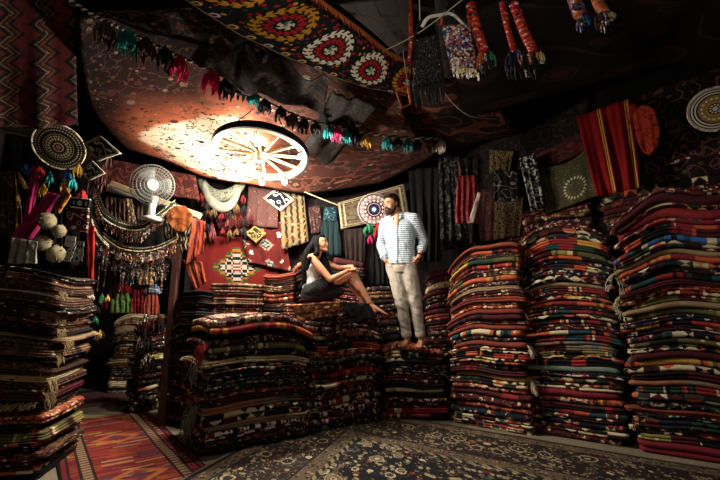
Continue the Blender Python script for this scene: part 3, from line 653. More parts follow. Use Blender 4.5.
# ------------------------------------------------------------------ things that hang
def cloth_mb(c, nu=24, nv=20, folds=0.0, nf=5, th=.006, seed=1, uvm='m', sag=0.0, outl=None, ph=0.0, taper=0.0):
    """cloth between four corners c = (top-left, top-right, bottom-right, bottom-left); folds run top to bottom; has a back side and edges"""
    tl, tr, br, bl = [Vector(p) for p in c]; nrm = (tr-tl).cross(bl-tl).normalized()
    if nrm.dot(CAM-(tl+br)/2) < 0: nrm = -nrm
    W = ((tr-tl).length+(br-bl).length)/2; H = ((bl-tl).length+(br-tr).length)/2
    vs = []; uvs = []; N = nu+1
    for side in (0, 1):
        for j in range(nv+1):
            t = j/nv
            for i in range(nu+1):
                s_ = i/nu; ss = s_
                if outl: a, b = outl(t); ss = a+(b-a)*s_
                top = tl.lerp(tr, ss); bot = bl.lerp(br, ss); p = top.lerp(bot, t)
                w = folds*(.25+.75*t)*(math.sin((ss*nf+ph+.25*mn.noise(Vector((ss*3, t*2, seed))))*2*PI)+.5*math.sin(ss*nf*4.3*PI+seed))
                w += .012*mn.noise(Vector((ss*4, t*4, seed+7)))
                p = p+nrm*(w+folds*1.5-side*th)
                p.z -= sag*(4*s_*(1-s_))*(1-t if sag > 0 else 1)
                vs.append(p); uvs.append(((ss-.5)*W, (.5-t)*H) if uvm == 'm' else (ss, 1-t) if uvm == '1' else ((ss-.5)*2, (.5-t)*2))
    M = N*(nv+1)
    fs = [(j*N+i, (j+1)*N+i, (j+1)*N+i+1, j*N+i+1) for j in range(nv) for i in range(nu)]
    fs += [tuple(M+q for q in f[::-1]) for f in fs[:]]
    edge = [i for i in range(N)]+[j*N+nu for j in range(1, nv+1)]+[nv*N+i for i in range(nu-1, -1, -1)]+[j*N for j in range(nv-1, 0, -1)]
    fs += [(edge[k], edge[(k+1) % len(edge)], M+edge[(k+1) % len(edge)], M+edge[k]) for k in range(len(edge))]
    mb = MB(); mb.add(vs, fs, uvs); return mb
def hang(name, quad, mat, label, cat, fn=bw, off=.06, parent=None, group=None, **kw):
    """quad in the photo: four (x, y); fn measures them on a wall"""
    c = [fn(x, y, off) for x, y in quad]; o = cloth_mb(c, **kw).build(name, mat, parent)
    if parent is None: tag(o, label, cat, group)
    return o
def strands(a, b, n, L, mat_r, seed=1, r=.006, Lvar=.3, dz=None, beadsize=0.0):
    """n hanging strands from the line a-b (or a function)"""
    rr = random.Random(seed); mb = MB()
    for i in range(n):
        t = (i+.5)/n; p = a(t) if callable(a) else Vector(a).lerp(Vector(b), t)
        ln = L*(1-Lvar*rr.random()); sx = rr.uniform(-.01, .01); sy = rr.uniform(-.006, .006)
        if beadsize:
            k = max(2, int(ln/(beadsize*1.9)))
            for q in range(k): mb.ball(p+Vector((sx*q/k, sy*q/k, -ln*(q+.5)/k)), (beadsize*.7, beadsize*.7, beadsize), 5, 3)
        else: mb.tube([p, p+Vector((sx, sy, -ln*.5)), p+Vector((sx*1.6, sy*2, -ln))], [r, r*.9, r*.5], 5)
    return mb
def tassel(p, L, R, mat, parent=None, seed=1, n=34, name='tassel', head=None):
    r = random.Random(seed); p = Vector(p); mb = MB()
    mb.tube([p+Vector((0, 0, .01)), p+Vector((0, 0, -L*.1))], .004, 5)
    mb.ball(p+Vector((0, 0, -L*.2)), (R*.55, R*.55, L*.15), 8, 6)
    for i in range(n):
        a = 2*PI*i*2/n+r.uniform(-.4, .4); q = r.uniform(.3, 1.15); d = Vector((math.cos(a), math.sin(a), 0))
        s_ = p+Vector((0, 0, -L*.18)); w = R*.23
        mb.tube([s_+d*R*.2, s_+d*R*.8*q+Vector((0, 0, -L*.2)), s_+d*R*q+Vector((0, 0, -L*.5)), s_+d*R*.85*q+Vector((r.uniform(-.01, .01), r.uniform(-.01, .01), -L*.82*q))], [w*.6, w, w*.9, w*.3], 5)
    return mb.build(name, mat, parent)
def disc_thing(name, c, R, nrm, mat, label, cat, th=.02, rim=None, up=Vector((0, 0, 1)), dome=.015):
    """round embroidered or turned piece facing nrm"""
    nrm = Vector(nrm).normalized(); x = up.cross(nrm).normalized(); y = nrm.cross(x); M = Matrix.Translation(c) @ Matrix((x, y, nrm)).transposed().to_4x4()
    mb = MB(); n = 44; prof = [(.0005, dome), (R*.25, dome*.95), (R*.5, dome*.8), (R*.75, dome*.4), (R*.93, 0), (R, -th*.4), (R*.97, -th), (.0005, -th)]
    vs = []; uvs = []
    for r, z in prof:
        for j in range(n):
            a = 2*PI*j/n; vs.append(M @ Vector((r*math.cos(a), r*math.sin(a), z))); uvs.append((r/R*math.cos(a), r/R*math.sin(a)))
    mb.add(vs, [(i*n+j, i*n+(j+1) % n, (i+1)*n+(j+1) % n, (i+1)*n+j) for i in range(len(prof)-1) for j in range(n)], uvs)
    o = mb.build(name, mat); tag(o, label, cat)
    if rim:
        b = MB(); b.tube([M @ Vector((R*math.cos(2*PI*i/40), R*math.sin(2*PI*i/40), 0)) for i in range(41)], R*.035, 6, cap=False); b.build('rim', rim, o)
    return o
def P(pts, Y): return [at(x, y, Y if not callable(Y) else Y(x)) for x, y in pts]
def smoothpath(pts, n):
    out = []; k = len(pts)-1
    for i in range(n+1):
        t = i/n*k; a = min(int(t), k-1); u = t-a
        p0, p1, p2, p3 = pts[max(a-1, 0)], pts[a], pts[a+1], pts[min(a+2, k)]
        out.append(.5*((2*p1)+(p2-p0)*u+(2*p0-5*p1+4*p2-p3)*u*u+(3*p1-p0-3*p2+p3)*u**3))
    return out

# --- the lit tent cloth over the chandelier: an old rug under the ceiling, lamp glow painted into its pale centre
def tent_mat():
    g = NT('tent rug'); u, v, _ = g.xyz(g.uv())
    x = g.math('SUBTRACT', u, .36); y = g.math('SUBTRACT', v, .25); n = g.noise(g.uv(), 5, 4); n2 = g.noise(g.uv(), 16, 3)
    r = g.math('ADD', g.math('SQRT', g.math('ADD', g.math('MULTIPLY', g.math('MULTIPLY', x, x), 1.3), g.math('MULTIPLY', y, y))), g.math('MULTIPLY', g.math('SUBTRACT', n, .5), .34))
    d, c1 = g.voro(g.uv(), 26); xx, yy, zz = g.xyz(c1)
    c = g.ramp(r, [(0, hexc('#e0d2bc')), (.21, hexc('#dcc4a6')), (.245, hexc('#a0583a')), (.30, hexc('#84442c')), (.36, hexc('#54281a')), (.44, hexc('#2a120c')), (.6, hexc('#120807'))], False)  # cream medallion enlarged so the lamp glow sits in the colour
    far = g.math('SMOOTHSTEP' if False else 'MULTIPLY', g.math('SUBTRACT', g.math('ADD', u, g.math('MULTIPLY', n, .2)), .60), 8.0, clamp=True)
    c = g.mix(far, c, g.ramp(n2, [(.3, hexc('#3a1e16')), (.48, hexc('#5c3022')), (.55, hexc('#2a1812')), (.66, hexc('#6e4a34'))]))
    c = g.mix(g.math('MULTIPLY', g.math('LESS_THAN', d, .34), g.math('GREATER_THAN', g.math('ADD', xx, r), 1.0)), c, g.pick(yy, [('#202624', 2), ('#48201a', 3), ('#2a1a18', 3), ('#6a5a48', 1)]))
    dd, c9 = g.voro(g.uv(), 60); x9, y9, z9 = g.xyz(c9); c = g.mix(g.math('MULTIPLY', g.math('LESS_THAN', dd, .4), g.math('GREATER_THAN', x9, .8)), c, g.pick(y9, [('#5a3a2c', 3), ('#8c6a50', 1), ('#1c1a1a', 2)]))
    c = g.mix(g.math('LESS_THAN', g.math('ABSOLUTE', g.math('SUBTRACT', n2, .5)), .012), c, hexc('#4a342a'))
    return g.done(c, .95, bump=n2, bstr=.25)
def ceiling_cloth(name, grid, mat, label, th=.008, nu=28, nv=18, rip=.012, nf=5, seed=2):
    """grid: rows of measured points, joined by a smooth surface"""
    rows = [smoothpath(r, nu) for r in grid]; cols_ = [smoothpath([rows[k][i] for k in range(len(rows))], nv) for i in range(nu+1)]
    vs = []; uvs = []; N = nv+1
    for side in (0, 1):
        for i in range(nu+1):
            for j in range(N):
                p = cols_[i][j]; q = rip*mn.noise(Vector((i/nu*nf, j/nv*2.2, seed)))*2+rip*.6*math.sin(i/nu*nf*3+j*.15)
                vs.append(p+Vector((0, -.3*q, q+side*th))); uvs.append((i/nu, 1-j/nv))
    M = N*(nu+1); fs = [(i*N+j, i*N+j+1, (i+1)*N+j+1, (i+1)*N+j) for i in range(nu) for j in range(nv)]
    fs += [tuple(M+q for q in f[::-1]) for f in fs[:]]
    edge = [j for j in range(N)]+[i*N+nv for i in range(1, nu+1)]+[nu*N+j for j in range(nv-1, -1, -1)]+[i*N for i in range(nu-1, 0, -1)]
    fs += [(edge[k], M+edge[k], M+edge[(k+1) % len(edge)], edge[(k+1) % len(edge)]) for k in range(len(edge))]
    mb = MB(); mb.add(vs, fs, uvs); return tag(mb.build(name, mat), label, 'textile')
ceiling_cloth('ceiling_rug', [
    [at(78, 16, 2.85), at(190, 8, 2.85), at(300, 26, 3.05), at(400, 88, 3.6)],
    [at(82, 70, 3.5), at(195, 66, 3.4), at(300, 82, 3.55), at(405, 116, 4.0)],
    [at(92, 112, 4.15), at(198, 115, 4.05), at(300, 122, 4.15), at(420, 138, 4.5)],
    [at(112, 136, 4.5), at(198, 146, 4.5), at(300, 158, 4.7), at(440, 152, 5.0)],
    [at(128, 148, 4.7), at(202, 175, 4.9), at(300, 193, 5.1), at(378, 184, 5.3)]], tent_mat(), 'orange and red ceiling rug over the wheel chandelier, lamp glow painted into its pale centre', nu=40, nv=30, rip=.022, nf=6)
M_DC1 = scroll_mat('dark ceiling cloth', '#171010', '#5a3026', 7, .04, [('#6a2018', 3), ('#4a3a2c', 1)])
M_DC2 = scroll_mat('brown patterned ceiling cloth', '#241612', '#6a3c2a', 9, .06, [('#702a1e', 3), ('#8a6a4a', 1), ('#24403c', 1)])
M_DC3 = colour('dusty red cloth', '#5e2418')
ceiling_cloth('ceiling_rug', [
    [at(262, 52, 3.5), at(330, 70, 3.6), at(430, 84, 3.6), at(470, 70, 3.5)],
    [at(310, 92, 4.0), at(370, 116, 4.2), at(440, 120, 4.3), at(500, 110, 4.2)],
    [at(372, 126, 4.6), at(405, 148, 5.0), at(450, 150, 5.2), at(520, 132, 4.9)]], M_DC2, 'brown and red figured rug stretched under the ceiling above the tassel garland', seed=4)
ceiling_cloth('ceiling_drape', [
    [at(216, 40, 2.95), at(262, 56, 3.1), at(330, 84, 3.35)],
    [at(190, 60, 3.15), at(250, 92, 3.45), at(322, 112, 3.75)]], scroll_mat('grey brown drape', '#140d0b', '#38261e', 16, .05, [('#6a3a2c', 2), ('#24343a', 1)]), 'grey-brown figured cloth strip swagged between the garland and the embroidered banner', rip=.035, nf=7, seed=6)
ceiling_cloth('ceiling_drape', [
    [at(333, 92, 3.5), at(352, 98, 3.6), at(378, 106, 3.7)],
    [at(318, 122, 3.9), at(338, 130, 4.0), at(352, 138, 4.1)],
    [at(300, 150, 4.4), at(318, 160, 4.5), at(330, 170, 4.6)]], scroll_mat('dark tied drape', '#0f0c0b', '#30261f', 22, .05), 'dark folded cloth strip running from the banner down to the wheel chandelier', rip=.03, nf=4, seed=16)
M_ZIG = zigzag_mat('zigzag kilim', [('#4c1a18', 7), ('#120e10', 3), ('#6a5238', .8), ('#2c1414', 2), ('#54301c', 1.2), ('#0f1414', 2)], .17, .10, .27)
hc = [at(-30, -14, 2.75), at(74, -12, 3.0), at(78, 124, 3.75), at(-30, 128, 3.55)]
o = cloth_mb(hc, folds=.02, nf=2, th=.01, seed=3).build('zigzag_kilim', M_ZIG); tag(o, 'dark red kilim with black zigzags hung from the ceiling, upper left', 'rug')
M_GC = scroll_mat('grey ceiling board', '#2c2722', '#1a1512', 5, .03)
ceiling_cloth('ceiling_board', [[at(338, 4, 2.9), at(372, 0, 2.8), at(410, -4, 2.8)], [at(372, 32, 3.15), at(386, 30, 3.1), at(414, 28, 3.1)], [at(398, 55, 3.35), at(408, 50, 3.3), at(416, 46, 3.3)]], M_GC, 'weathered grey canvas panel above the gold fringe of the embroidered banner', rip=.003, seed=9)
M_DC4 = scroll_mat('black figured cloth', '#0e0b0b', '#2c1a18', 5, .035, [('#3a1414', 2)])
ceiling_cloth('ceiling_drape', [
    [at(430, -40, 2.3), at(560, -30, 2.4), at(700, -20, 2.5), at(780, -10, 2.5)],
    [at(440, 60, 3.3), at(560, 40, 3.2), at(680, 20, 3.1), at(780, 20, 3.0)],
    [at(450, 118, 4.2), at(540, 100, 4.0), at(660, 66, 3.6), at(770, 60, 3.5)]], M_DC4, 'black figured cloth sagging under the ceiling over the tall rug piles', nf=6, rip=.03, seed=12)

# --- the embroidered banner across the top
def banner_mat():
    g = NT('embroidered banner'); u, v, _ = g.xyz(g.uv())     # u metres along, v 0..1 across
    P_ = .45; cell = g.floor(g.math('DIVIDE', u, P_)); x = g.math('MULTIPLY', g.math('SUBTRACT', g.fract(g.math('DIVIDE', u, P_)), .5), P_)
    y = g.math('MULTIPLY', g.math('SUBTRACT', v, .53), .5)
    r = g.math('SQRT', g.math('ADD', g.math('MULTIPLY', x, x), g.math('MULTIPLY', y, y))); a = g.math('DIVIDE', g.math('ARCTAN2', y, x), 2*PI)
    def garland(R, hw, n):
        k = g.math('ABSOLUTE', g.math('SUBTRACT', r, R)); leaf = g.tri(g.math('ADD', g.math('MULTIPLY', a, float(n)), g.math('MULTIPLY', k, 12.0)))
        return g.math('MULTIPLY', g.math('LESS_THAN', k, hw), g.math('GREATER_THAN', g.math('ADD', leaf, g.math('MULTIPLY', g.math('LESS_THAN', k, .006), 1.0)), .42))
    base = hexc('#0d1211'); rc = g.white(g.vec(cell, 2.0, 1.0))
    colr = g.pick(g.fract(g.math('ADD', g.math('MULTIPLY', cell, .25), .13)), [('#c8821c', 1), ('#b0781c', 1), ('#d8ccb4', 2)]); red = hexc('#9e1420')
    c = g.mix(garland(.150, .030, 18), base, colr); c = g.mix(garland(.088, .024, 14), c, red); c = g.mix(garland(.022, .026, 5), c, g.pick(a, [('#c8bca4', 1), ('#2c6a48', 1), ('#c02a1c', 1)]))
    d, cc = g.voro(g.vec(g.math('MULTIPLY', u, 1.0), g.math('MULTIPLY', v, .5)), 26); q, w_, e_ = g.xyz(cc)
    far = g.math('GREATER_THAN', r, .185); c = g.mix(g.math('MULTIPLY', far, g.math('LESS_THAN', d, .34)), c, g.pick(q, [('#9e1420', 6), ('#c8821c', 1.5), ('#1c3a30', 2)]))
    # border with small rosettes
    bx = g.math('MULTIPLY', g.math('SUBTRACT', g.fract(g.math('DIVIDE', u, .13)), .5), .13); by = g.math('MULTIPLY', g.math('SUBTRACT', v, .06), .5)
    rr = g.math('SQRT', g.math('ADD', g.math('MULTIPLY', bx, bx), g.math('MULTIPLY', by, by))); lo = g.math('LESS_THAN', v, .12)
    bc = g.mix(g.math('MULTIPLY', g.math('LESS_THAN', rr, .026), g.math('GREATER_THAN', rr, .012)), hexc('#12181a'), g.pick(g.white(g.vec(g.floor(g.math('DIVIDE', u, .13)), 1.0, 1.0)), [('#c8a050', 1), ('#c8bca4', 1), ('#8a2a28', 1)]))
    c = g.mix(lo, c, bc); c = g.mix(g.math('LESS_THAN', v, .02), c, hexc('#b0a48c')); c = g.mix(g.math('GREATER_THAN', v, .93), c, hexc('#7a2a1c'))
    return g.done(c, .8, bump=g.noise(g.uv(), 90, 2), bstr=.2, sheen=.1)
lo = smoothpath([at(168, -12, 2.30), at(200, 10, 2.34), at(250, 40, 2.5), at(310, 67, 2.7), at(365, 87, 2.9), at(409, 96, 3.1)], 60)
hi = smoothpath([at(270, -40, 2.26), at(300, -16, 2.30), at(330, 6, 2.5), at(360, 28, 2.7), at(388, 50, 2.9), at(412, 62, 3.1)], 60)
mb = MB(); vs = []; uvs = []; acc = 0; nv = 10
for side in (0, 1):
    acc = 0
    for i in range(61):
        if i: acc += (lo[i]-lo[i-1]).length
        for j in range(nv+1):
            t = j/nv; p = lo[i].lerp(hi[i], t)+Vector((0, .02*math.sin(t*PI)+side*.006, -.05*math.sin(t*PI)+.012*mn.noise(Vector((acc*5, t*3, 2)))+side*.004)); vs.append(p); uvs.append((acc*1.0+.15, t))
N = nv+1; M = 61*N; fs = [(i*N+j, i*N+j+1, (i+1)*N+j+1, (i+1)*N+j) for i in range(60) for j in range(nv)]; fs += [tuple(M+q for q in f[::-1]) for f in fs[:]]
edge = list(range(N))+[i*N+nv for i in range(1, 61)]+[60*N+j for j in range(nv-1, -1, -1)]+[i*N for i in range(59, 0, -1)]
fs += [(edge[k], M+edge[k], M+edge[(k+1) % len(edge)], edge[(k+1) % len(edge)]) for k in range(len(edge))]
mb.add(vs, fs, uvs); ban = mb.build('embroidered_banner', banner_mat()); tag(ban, 'long black banner embroidered with red, gold and white leaf rings, slung under the ceiling', 'banner')
fr = MB(); rr = random.Random(4)
for i in range(150):
    t = i/149*60; k = min(int(t), 59); p = hi[k].lerp(hi[k+1], t-k); fr.tube([p, p+Vector((rr.uniform(-.008, .008), -.01, -.045-.02*rr.random()))], [.006, .003], 4)
o = fr.build('gold_fringe', colour('orange gold fringe', '#a8552a'), ban); o['label'] = 'orange gold fringe'

# --- tassel garland
gp = [(58, -8), (95, 16), (130, 32), (170, 52), (210, 70), (250, 92), (290, 113), (330, 125), (380, 135), (440, 139)]
def gY(x): return 2.7+(x-60)/380*1.7
gpath = smoothpath([at(x, y, gY(x)) for x, y in gp], 80)
gar = empty('tassel_garland', gpath[0]); tag(gar, 'twisted cord garland of coloured wool tassels strung across the ceiling', 'garland')
def kid(mb, name, mat, parent):
    o = mb.build(name, mat); o.parent = parent; o.matrix_parent_inverse = Matrix.Translation(-parent.location); return o
c1 = MB(); c2 = MB(); tw1 = []; tw2 = []
for i in range(0, 481):
    t = i/480*80; k = min(int(t), 79); p = gpath[k].lerp(gpath[k+1], t-k); a = i*.75; o_ = Vector((.3*math.cos(a), math.sin(a), math.cos(a)))*.008; tw1.append(p+o_); tw2.append(p-o_)
c1.tube(tw1, .008, 5); c2.tube(tw2, .008, 5); kid(c1, 'pale_cord', CORD, gar); kid(c2, 'dark_cord', C_BLACK, gar)
TS = [(106, 38, 'n'), (129, 47, 't'), (147, 57, 'n'), (166, 67, 'k'), (181, 70, 'p'), (212, 85, 'p'), (228, 92, 'k'), (242, 98, 'k'), (254, 103, 't'), (265, 107, 'k'), (281, 115, 'k'), (293, 119, 'n'), (304, 122, 'k'), (316, 127, 'k'), (329, 132, 't'), (337, 135, 'p'), (346, 137, 't'), (357, 138, 'k'), (366, 139, 'y'), (388, 143, 't'), (398, 144, 'k'), (408, 145, 't'), (418, 146, 'k'), (430, 146, 'n'), (441, 147, 'c')]
TM = dict(n=C_BROWN, t=C_TEAL, k=C_BLACK, p=C_PINK, y=C_YELLOW, c=C_WHITE)
for i, (x, y, c) in enumerate(TS):
    k = min(range(81), key=lambda q: abs((gpath[q]-at(x, 0, gY(x))).x+0)); p = gpath[k]; sc_ = .20 if x < 230 else .155
    kx = x/720
    o = tassel((0, 0, 0), sc_*(1.1 if x < 230 else 1), sc_*.34, TM[c], None, i); o.parent = gar; o.location = Vector((at(x, y, gY(x)).x, p.y, p.z))-gar.location
    o['label'] = {'n': 'brown tassel', 't': 'teal tassel', 'k': 'black tassel', 'p': 'hot pink tassel', 'y': 'yellow tassel', 'c': 'cream tassel'}[c]

# --- cords, hanger and bead bags at the top centre
def cordthing(name, pts, r, mat, label, cat='cord'):
    mb = MB(); mb.tube(smoothpath(pts, 24), r, 6); return tag(mb.build(name, mat), label, cat)
cordthing('cord', [at(382, 52, 2.9), at(420, 32, 2.75), at(462, 0, 2.6), at(480, -14, 2.55)], .004, CORD, 'thin pale cord strung up to the wooden clothes hanger')
cordthing('wire', [at(436, 78, 3.4), at(450, 100, 3.6), at(470, 116, 3.8), at(496, 119, 4.0)], .004, CORD, 'thin pale wire curving below the bead bags')
mb = MB(); cxx = Vector(at(446, 16, 2.75)); hp = smoothpath([at(422, 27, 2.72), at(428, 18, 2.72), at(440, 15, 2.75), at(452, 14, 2.78), at(464, 25, 2.8)], 20)
mb.tube(hp, [(.016, .01)]*21, 8); hg = mb.build('clothes_hanger', WHITE_P); tag(hg, 'white clothes hanger above the beaded bag', 'hanger')
b = MB(); b.tube(smoothpath([at(441, 15, 2.75), at(447, 8, 2.75), at(452, 6, 2.75), at(454, 12, 2.75)], 10), .003, 6); b.build('hook', CHROME, hg)
def bag(name, quad, Y, mat, label, strap=None, sm=None, fringe=None, fm=None, seed=1, depth=.07, nfr=26, fl_=.1):
    tl, tr, br, bl = [at(x, y, Y) for x, y in quad]; mb = MB(); vs = []; uvs = []; nu, nv = 14, 12; back = Vector((0, 1, 0)); N = nu+1
    for side in (-1, 1):
        for j in range(nv+1):
            for i in range(nu+1):
                s_, t = i/nu, j/nv; p = tl.lerp(tr, s_).lerp(bl.lerp(br, s_), t); b_ = (1-(2*s_-1)**4)*(1-(2*t-1)**6)**.5*depth/2
                vs.append(p+back*side*(b_+.002)+Vector((0, 0, 0))+back*.012*side*mn.noise(Vector((s_*9, t*9, seed)))); uvs.append((s_, t))
    M = N*(nv+1); fs = [(j*N+i, (j+1)*N+i, (j+1)*N+i+1, j*N+i+1) for j in range(nv) for i in range(nu)]; fs += [tuple(M+q for q in f[::-1]) for f in fs[:]]
    edge = [i for i in range(N)]+[j*N+nu for j in range(1, nv+1)]+[nv*N+i for i in range(nu-1, -1, -1)]+[j*N for j in range(nv-1, 0, -1)]
    fs += [(edge[k], edge[(k+1) % len(edge)], M+edge[(k+1) % len(edge)], M+edge[k]) for k in range(len(edge))]
    mb.add(vs, fs, uvs); o = mb.build(name, mat); tag(o, label, 'bag')
    if strap:
        s2 = MB(); s2.tube(smoothpath([tl]+[at(x, y, Y) for x, y in strap]+[tr], 20), .01, 6); s2.build('strap', sm, o)
    if name == 'black_bag':
        s3 = MB(); q_ = at(*strap[0], Y); s3.tube([q_, Vector((q_.x, q_.y, 3.96))], .005, 5); s3.build('hanging_cord', CORD, o)
    if fringe is not None:
        f = strands(bl+Vector((.01, -.02, .02)), br+Vector((-.01, -.02, .02)), nfr, fl_, None, seed, .007, .5); f.build('fringe', fm, o)
    return o
bag('beaded_bag', [(441, 25), (470, 24), (479, 74), (451, 70)], 2.8, BEADS_C, 'bag covered in bright mixed beads, hung from the white hanger', [(444, 12), (455, 5), (466, 12)], C_ORANGE, True, BEADS_W, 3)
bag('black_bag', [(414, 40), (438, 34), (446, 88), (412, 92)], 2.75, scroll_mat('shaggy black bag', '#0c0b0e', '#5c5854', 16, .03, [(WH, 1), (BK, 5), (RD, 1)]), 'shaggy black bag with dangling tufts beside the beaded bag', [(420, 22), (432, 20)], C_BLACK, True, C_BLACK, 5, .12, 30, .16)
def rope(name, pts, Y, label, cols=None, r=.02, tas=None):
    q0 = [at(x, y, Y) for x, y in pts]; pp = [Vector((q0[0].x, q0[0].y, 3.96))]+smoothpath(q0, 29); root = None; k = 0
    g = beads_mat(name+label[:12], cols or [(OR, 4), (RD, 3), (BK, 2), (CR, 1)], 45)
    L = [pp[0]]; mb = MB(); tw = []; tw2 = []
    for i in range(181):
        t = i/180*30; q = min(int(t), 29); p = pp[q].lerp(pp[q+1], t-q); a = i*.5; o_ = Vector((math.cos(a), math.sin(a), 0))*r*.55; tw.append(p+o_); tw2.append(p-o_)
    mb.tube(tw, r*.6, 5); o = mb.build('braided_rope', g); tag(o, label, 'rope'); m2 = MB(); m2.tube(tw2, r*.6, 5); m2.build('strand', C_RED if not cols else C_ORANGE, o)
    e = pp[-1]
    if tas:
        for j, (dx, mt, L_) in enumerate(tas): tassel(e+Vector((dx, 0, 0)), L_, .035, mt, o, j+3, 12)
    return o
rope('rope', [(468, -8), (474, 20), (484, 52)], 2.7, 'orange and red braided rope with tufts, beside the beaded bag', None, .036, [(-.03, C_ORANGE, .12), (.03, C_BLACK, .18), (.0, BEADS_C, .14), (.05, C_GREEN, .12)])
rope('rope', [(500, -8), (506, 22), (514, 50)], 2.7, 'red braided rope, first of the pair ending in black tassels', None, .022, [(0, C_BLACK, .22), (.03, BEADS_C, .16), (-.03, C_NAVY, .2)])
rope('rope', [(510, -8), (522, 26), (534, 52)], 2.72, 'orange braided rope, second of the pair with a cream end', None, .034, [(0, C_BLACK, .2), (.05, C_CREAM, .12), (-.04, BEADS_C, .18), (-.08, C_BLACK, .2), (.02, C_YELLOW, .08)])
rope('rope', [(411, 34), (410, 50), (409, 62)], 2.8, 'short orange net rope above the small wooden frame', None, .016, None)
rope('rope', [(572, -10), (576, 4), (580, 14)], 2.6, 'blue and red bead rope hanging at the top edge', [(BL, 3), (RD, 2), (BK, 3), (WH, 1)], .042, [(0, BEADS_C, .12), (.04, C_BLUE, .12)])
rope('rope', [(594, -10), (599, 4), (604, 12)], 2.6, 'pink and cream bead rope hanging at the top edge', [(PK, 3), (CR, 3), (BK, 2), (OR, 2)], .034, [(0, BEADS_C, .14), (.05, C_CREAM, .08), (-.03, C_BROWN, .12)])
# small wooden frame dangling on a cord
fr_ = MB(); q = [at(396, 92, 2.85), at(408, 86, 2.85), at(411, 104, 2.85), at(402, 108, 2.85)]
for a, b in ((0, 1), (1, 2), (2, 3), (3, 0)): fr_.tube([q[a], q[b]], .011 if a in (0, 1) else .005, 6)
o = fr_.build('wooden_frame', colour('orange wood', '#a04c22')); tag(o, 'small orange wooden frame dangling on a thin cord', 'frame')
b = MB(); b.tube([q[1], at(404, 60, 2.85), at(403, 50, 2.85)], .003, 5); b.build('hanging_cord', CORD, o)
C_RED2 = colour('deep red wool', '#6c1412'); C_PK2 = colour('dusty pink wool', '#7c3a3c'); C_TAN2 = colour('tan wool', '#6c5230')
# ------------------------------------------------------------------ back wall hangings (left of the man)
def bk(Y): return lambda x, y, off=0: at(x, y, Y-off)
M_KIL = diamond_mat('red diamond kilim', [('#6e1410', .05), ('#a8a090', .09), ('#6e1410', .12), ('#9c9484', .17), (BK, .22), ('#9c9484', .26), (BK, .29), ('#8c5420', .33), ('#22441f', .37)], 1.0, .86, '#5e120e', q=.022)
hang('red_kilim', [(196, 236), (276, 238), (280, 300), (194, 300)], M_KIL, 'bright red kilim hanging with a black, white and orange stepped diamond', 'rug', bw, .07, folds=.012, nf=2, seed=2, th=.012)
M_KZ = zigzag_mat('white toothed border', [(WH, 3), (BK, 3), ('#2c6a48', 1), (OR, 2)], .05, .04, .16)
M_KIL2 = diamond_mat('second kilim', [('#7c261c', .08), ('#8c8474', .14), (BK, .2), ('#3c504c', .27), ('#8c8474', .33), ('#6c1a14', .4)], .34, .3, '#4c1410', q=.022)
hang('striped_kilim', [(240, 228), (283, 222), (292, 272), (248, 262)], M_KIL2, 'red, grey and white kilim partly under the pink shawl', 'rug', bw, .13, folds=.02, nf=2.5, seed=5)
M_PK = scroll_mat('faded pink shawl', '#543630', '#3e2824', 26, .03, [('#a0746a', 2), ('#5a3430', 1)])
hang('pink_shawl', [(249, 186), (279, 184), (278, 228), (246, 226)], M_PK, 'faded dusty pink shawl hanging beneath the chandelier', 'textile', bw, .20, folds=.015, nf=3, seed=6)
def lattice_mat():
    g = NT('yellow lattice'); u, v, _ = g.xyz(g.uv()); w = g.math('ADD', u, g.math('MULTIPLY', g.tri(g.math('DIVIDE', v, .09)), .012))
    a = g.fract(g.math('DIVIDE', w, .085)); s_ = g.math('GREATER_THAN', a, .62); d, cc = g.voro(g.vec(u, v), 22)
    x, y, z = g.xyz(cc); c = g.mix(s_, hexc('#6c6048'), hexc('#2a180e')); c = g.mix(g.math('LESS_THAN', d, .36), c, g.pick(x, [('#7a5c18', 4), ('#8c8268', 2), ('#7a3a1c', 2)]))
    return g.done(c, .85)
hang('lattice_cloth', [(280, 190), (304, 192), (309, 242), (282, 250)], lattice_mat(), 'yellow, white and brown lattice patterned cloth beside the pink shawl', 'textile', bw, .22, folds=.02, nf=2.5, seed=7)
M_BD = scroll_mat('black patch', '#121420', '#c8bca4', 3.0, .05, [(TL, 2), (WH, 1), (RD, 1)], frame='#d0b8a8')
c = [bw(278, 187, .3), bw(294, 200, .3), bw(280, 211, .3), bw(263, 198, .3)]
tag(cloth_mb(c, nu=10, nv=10, uvm='1', seed=8, th=.01).build('embroidered_patch', M_BD), 'black diamond-shaped patch with pale border pinned over the pink shawl', 'textile')
c = [bw(255, 226, .27), bw(266, 233, .27), bw(256, 243, .27), bw(245, 233, .27)]
tag(cloth_mb(c, nu=8, nv=8, uvm='1', seed=9, th=.01).build('embroidered_patch', scroll_mat('olive patch', '#2a2414', '#b08c50', 4, .05, frame='#b89450')), 'olive and gold diamond-shaped patch under the hem of the pink shawl', 'textile')
hang('red_fringed_shawl', [(226, 214), (262, 210), (262, 232), (224, 236)], scroll_mat('red shawl', '#5c1614', '#8a2a20', 9, .05, [(BK, 2), (RD, 2)]), 'dark red shawl behind the tassel bunches', 'textile', bw, .1, folds=.02, nf=4, seed=10)
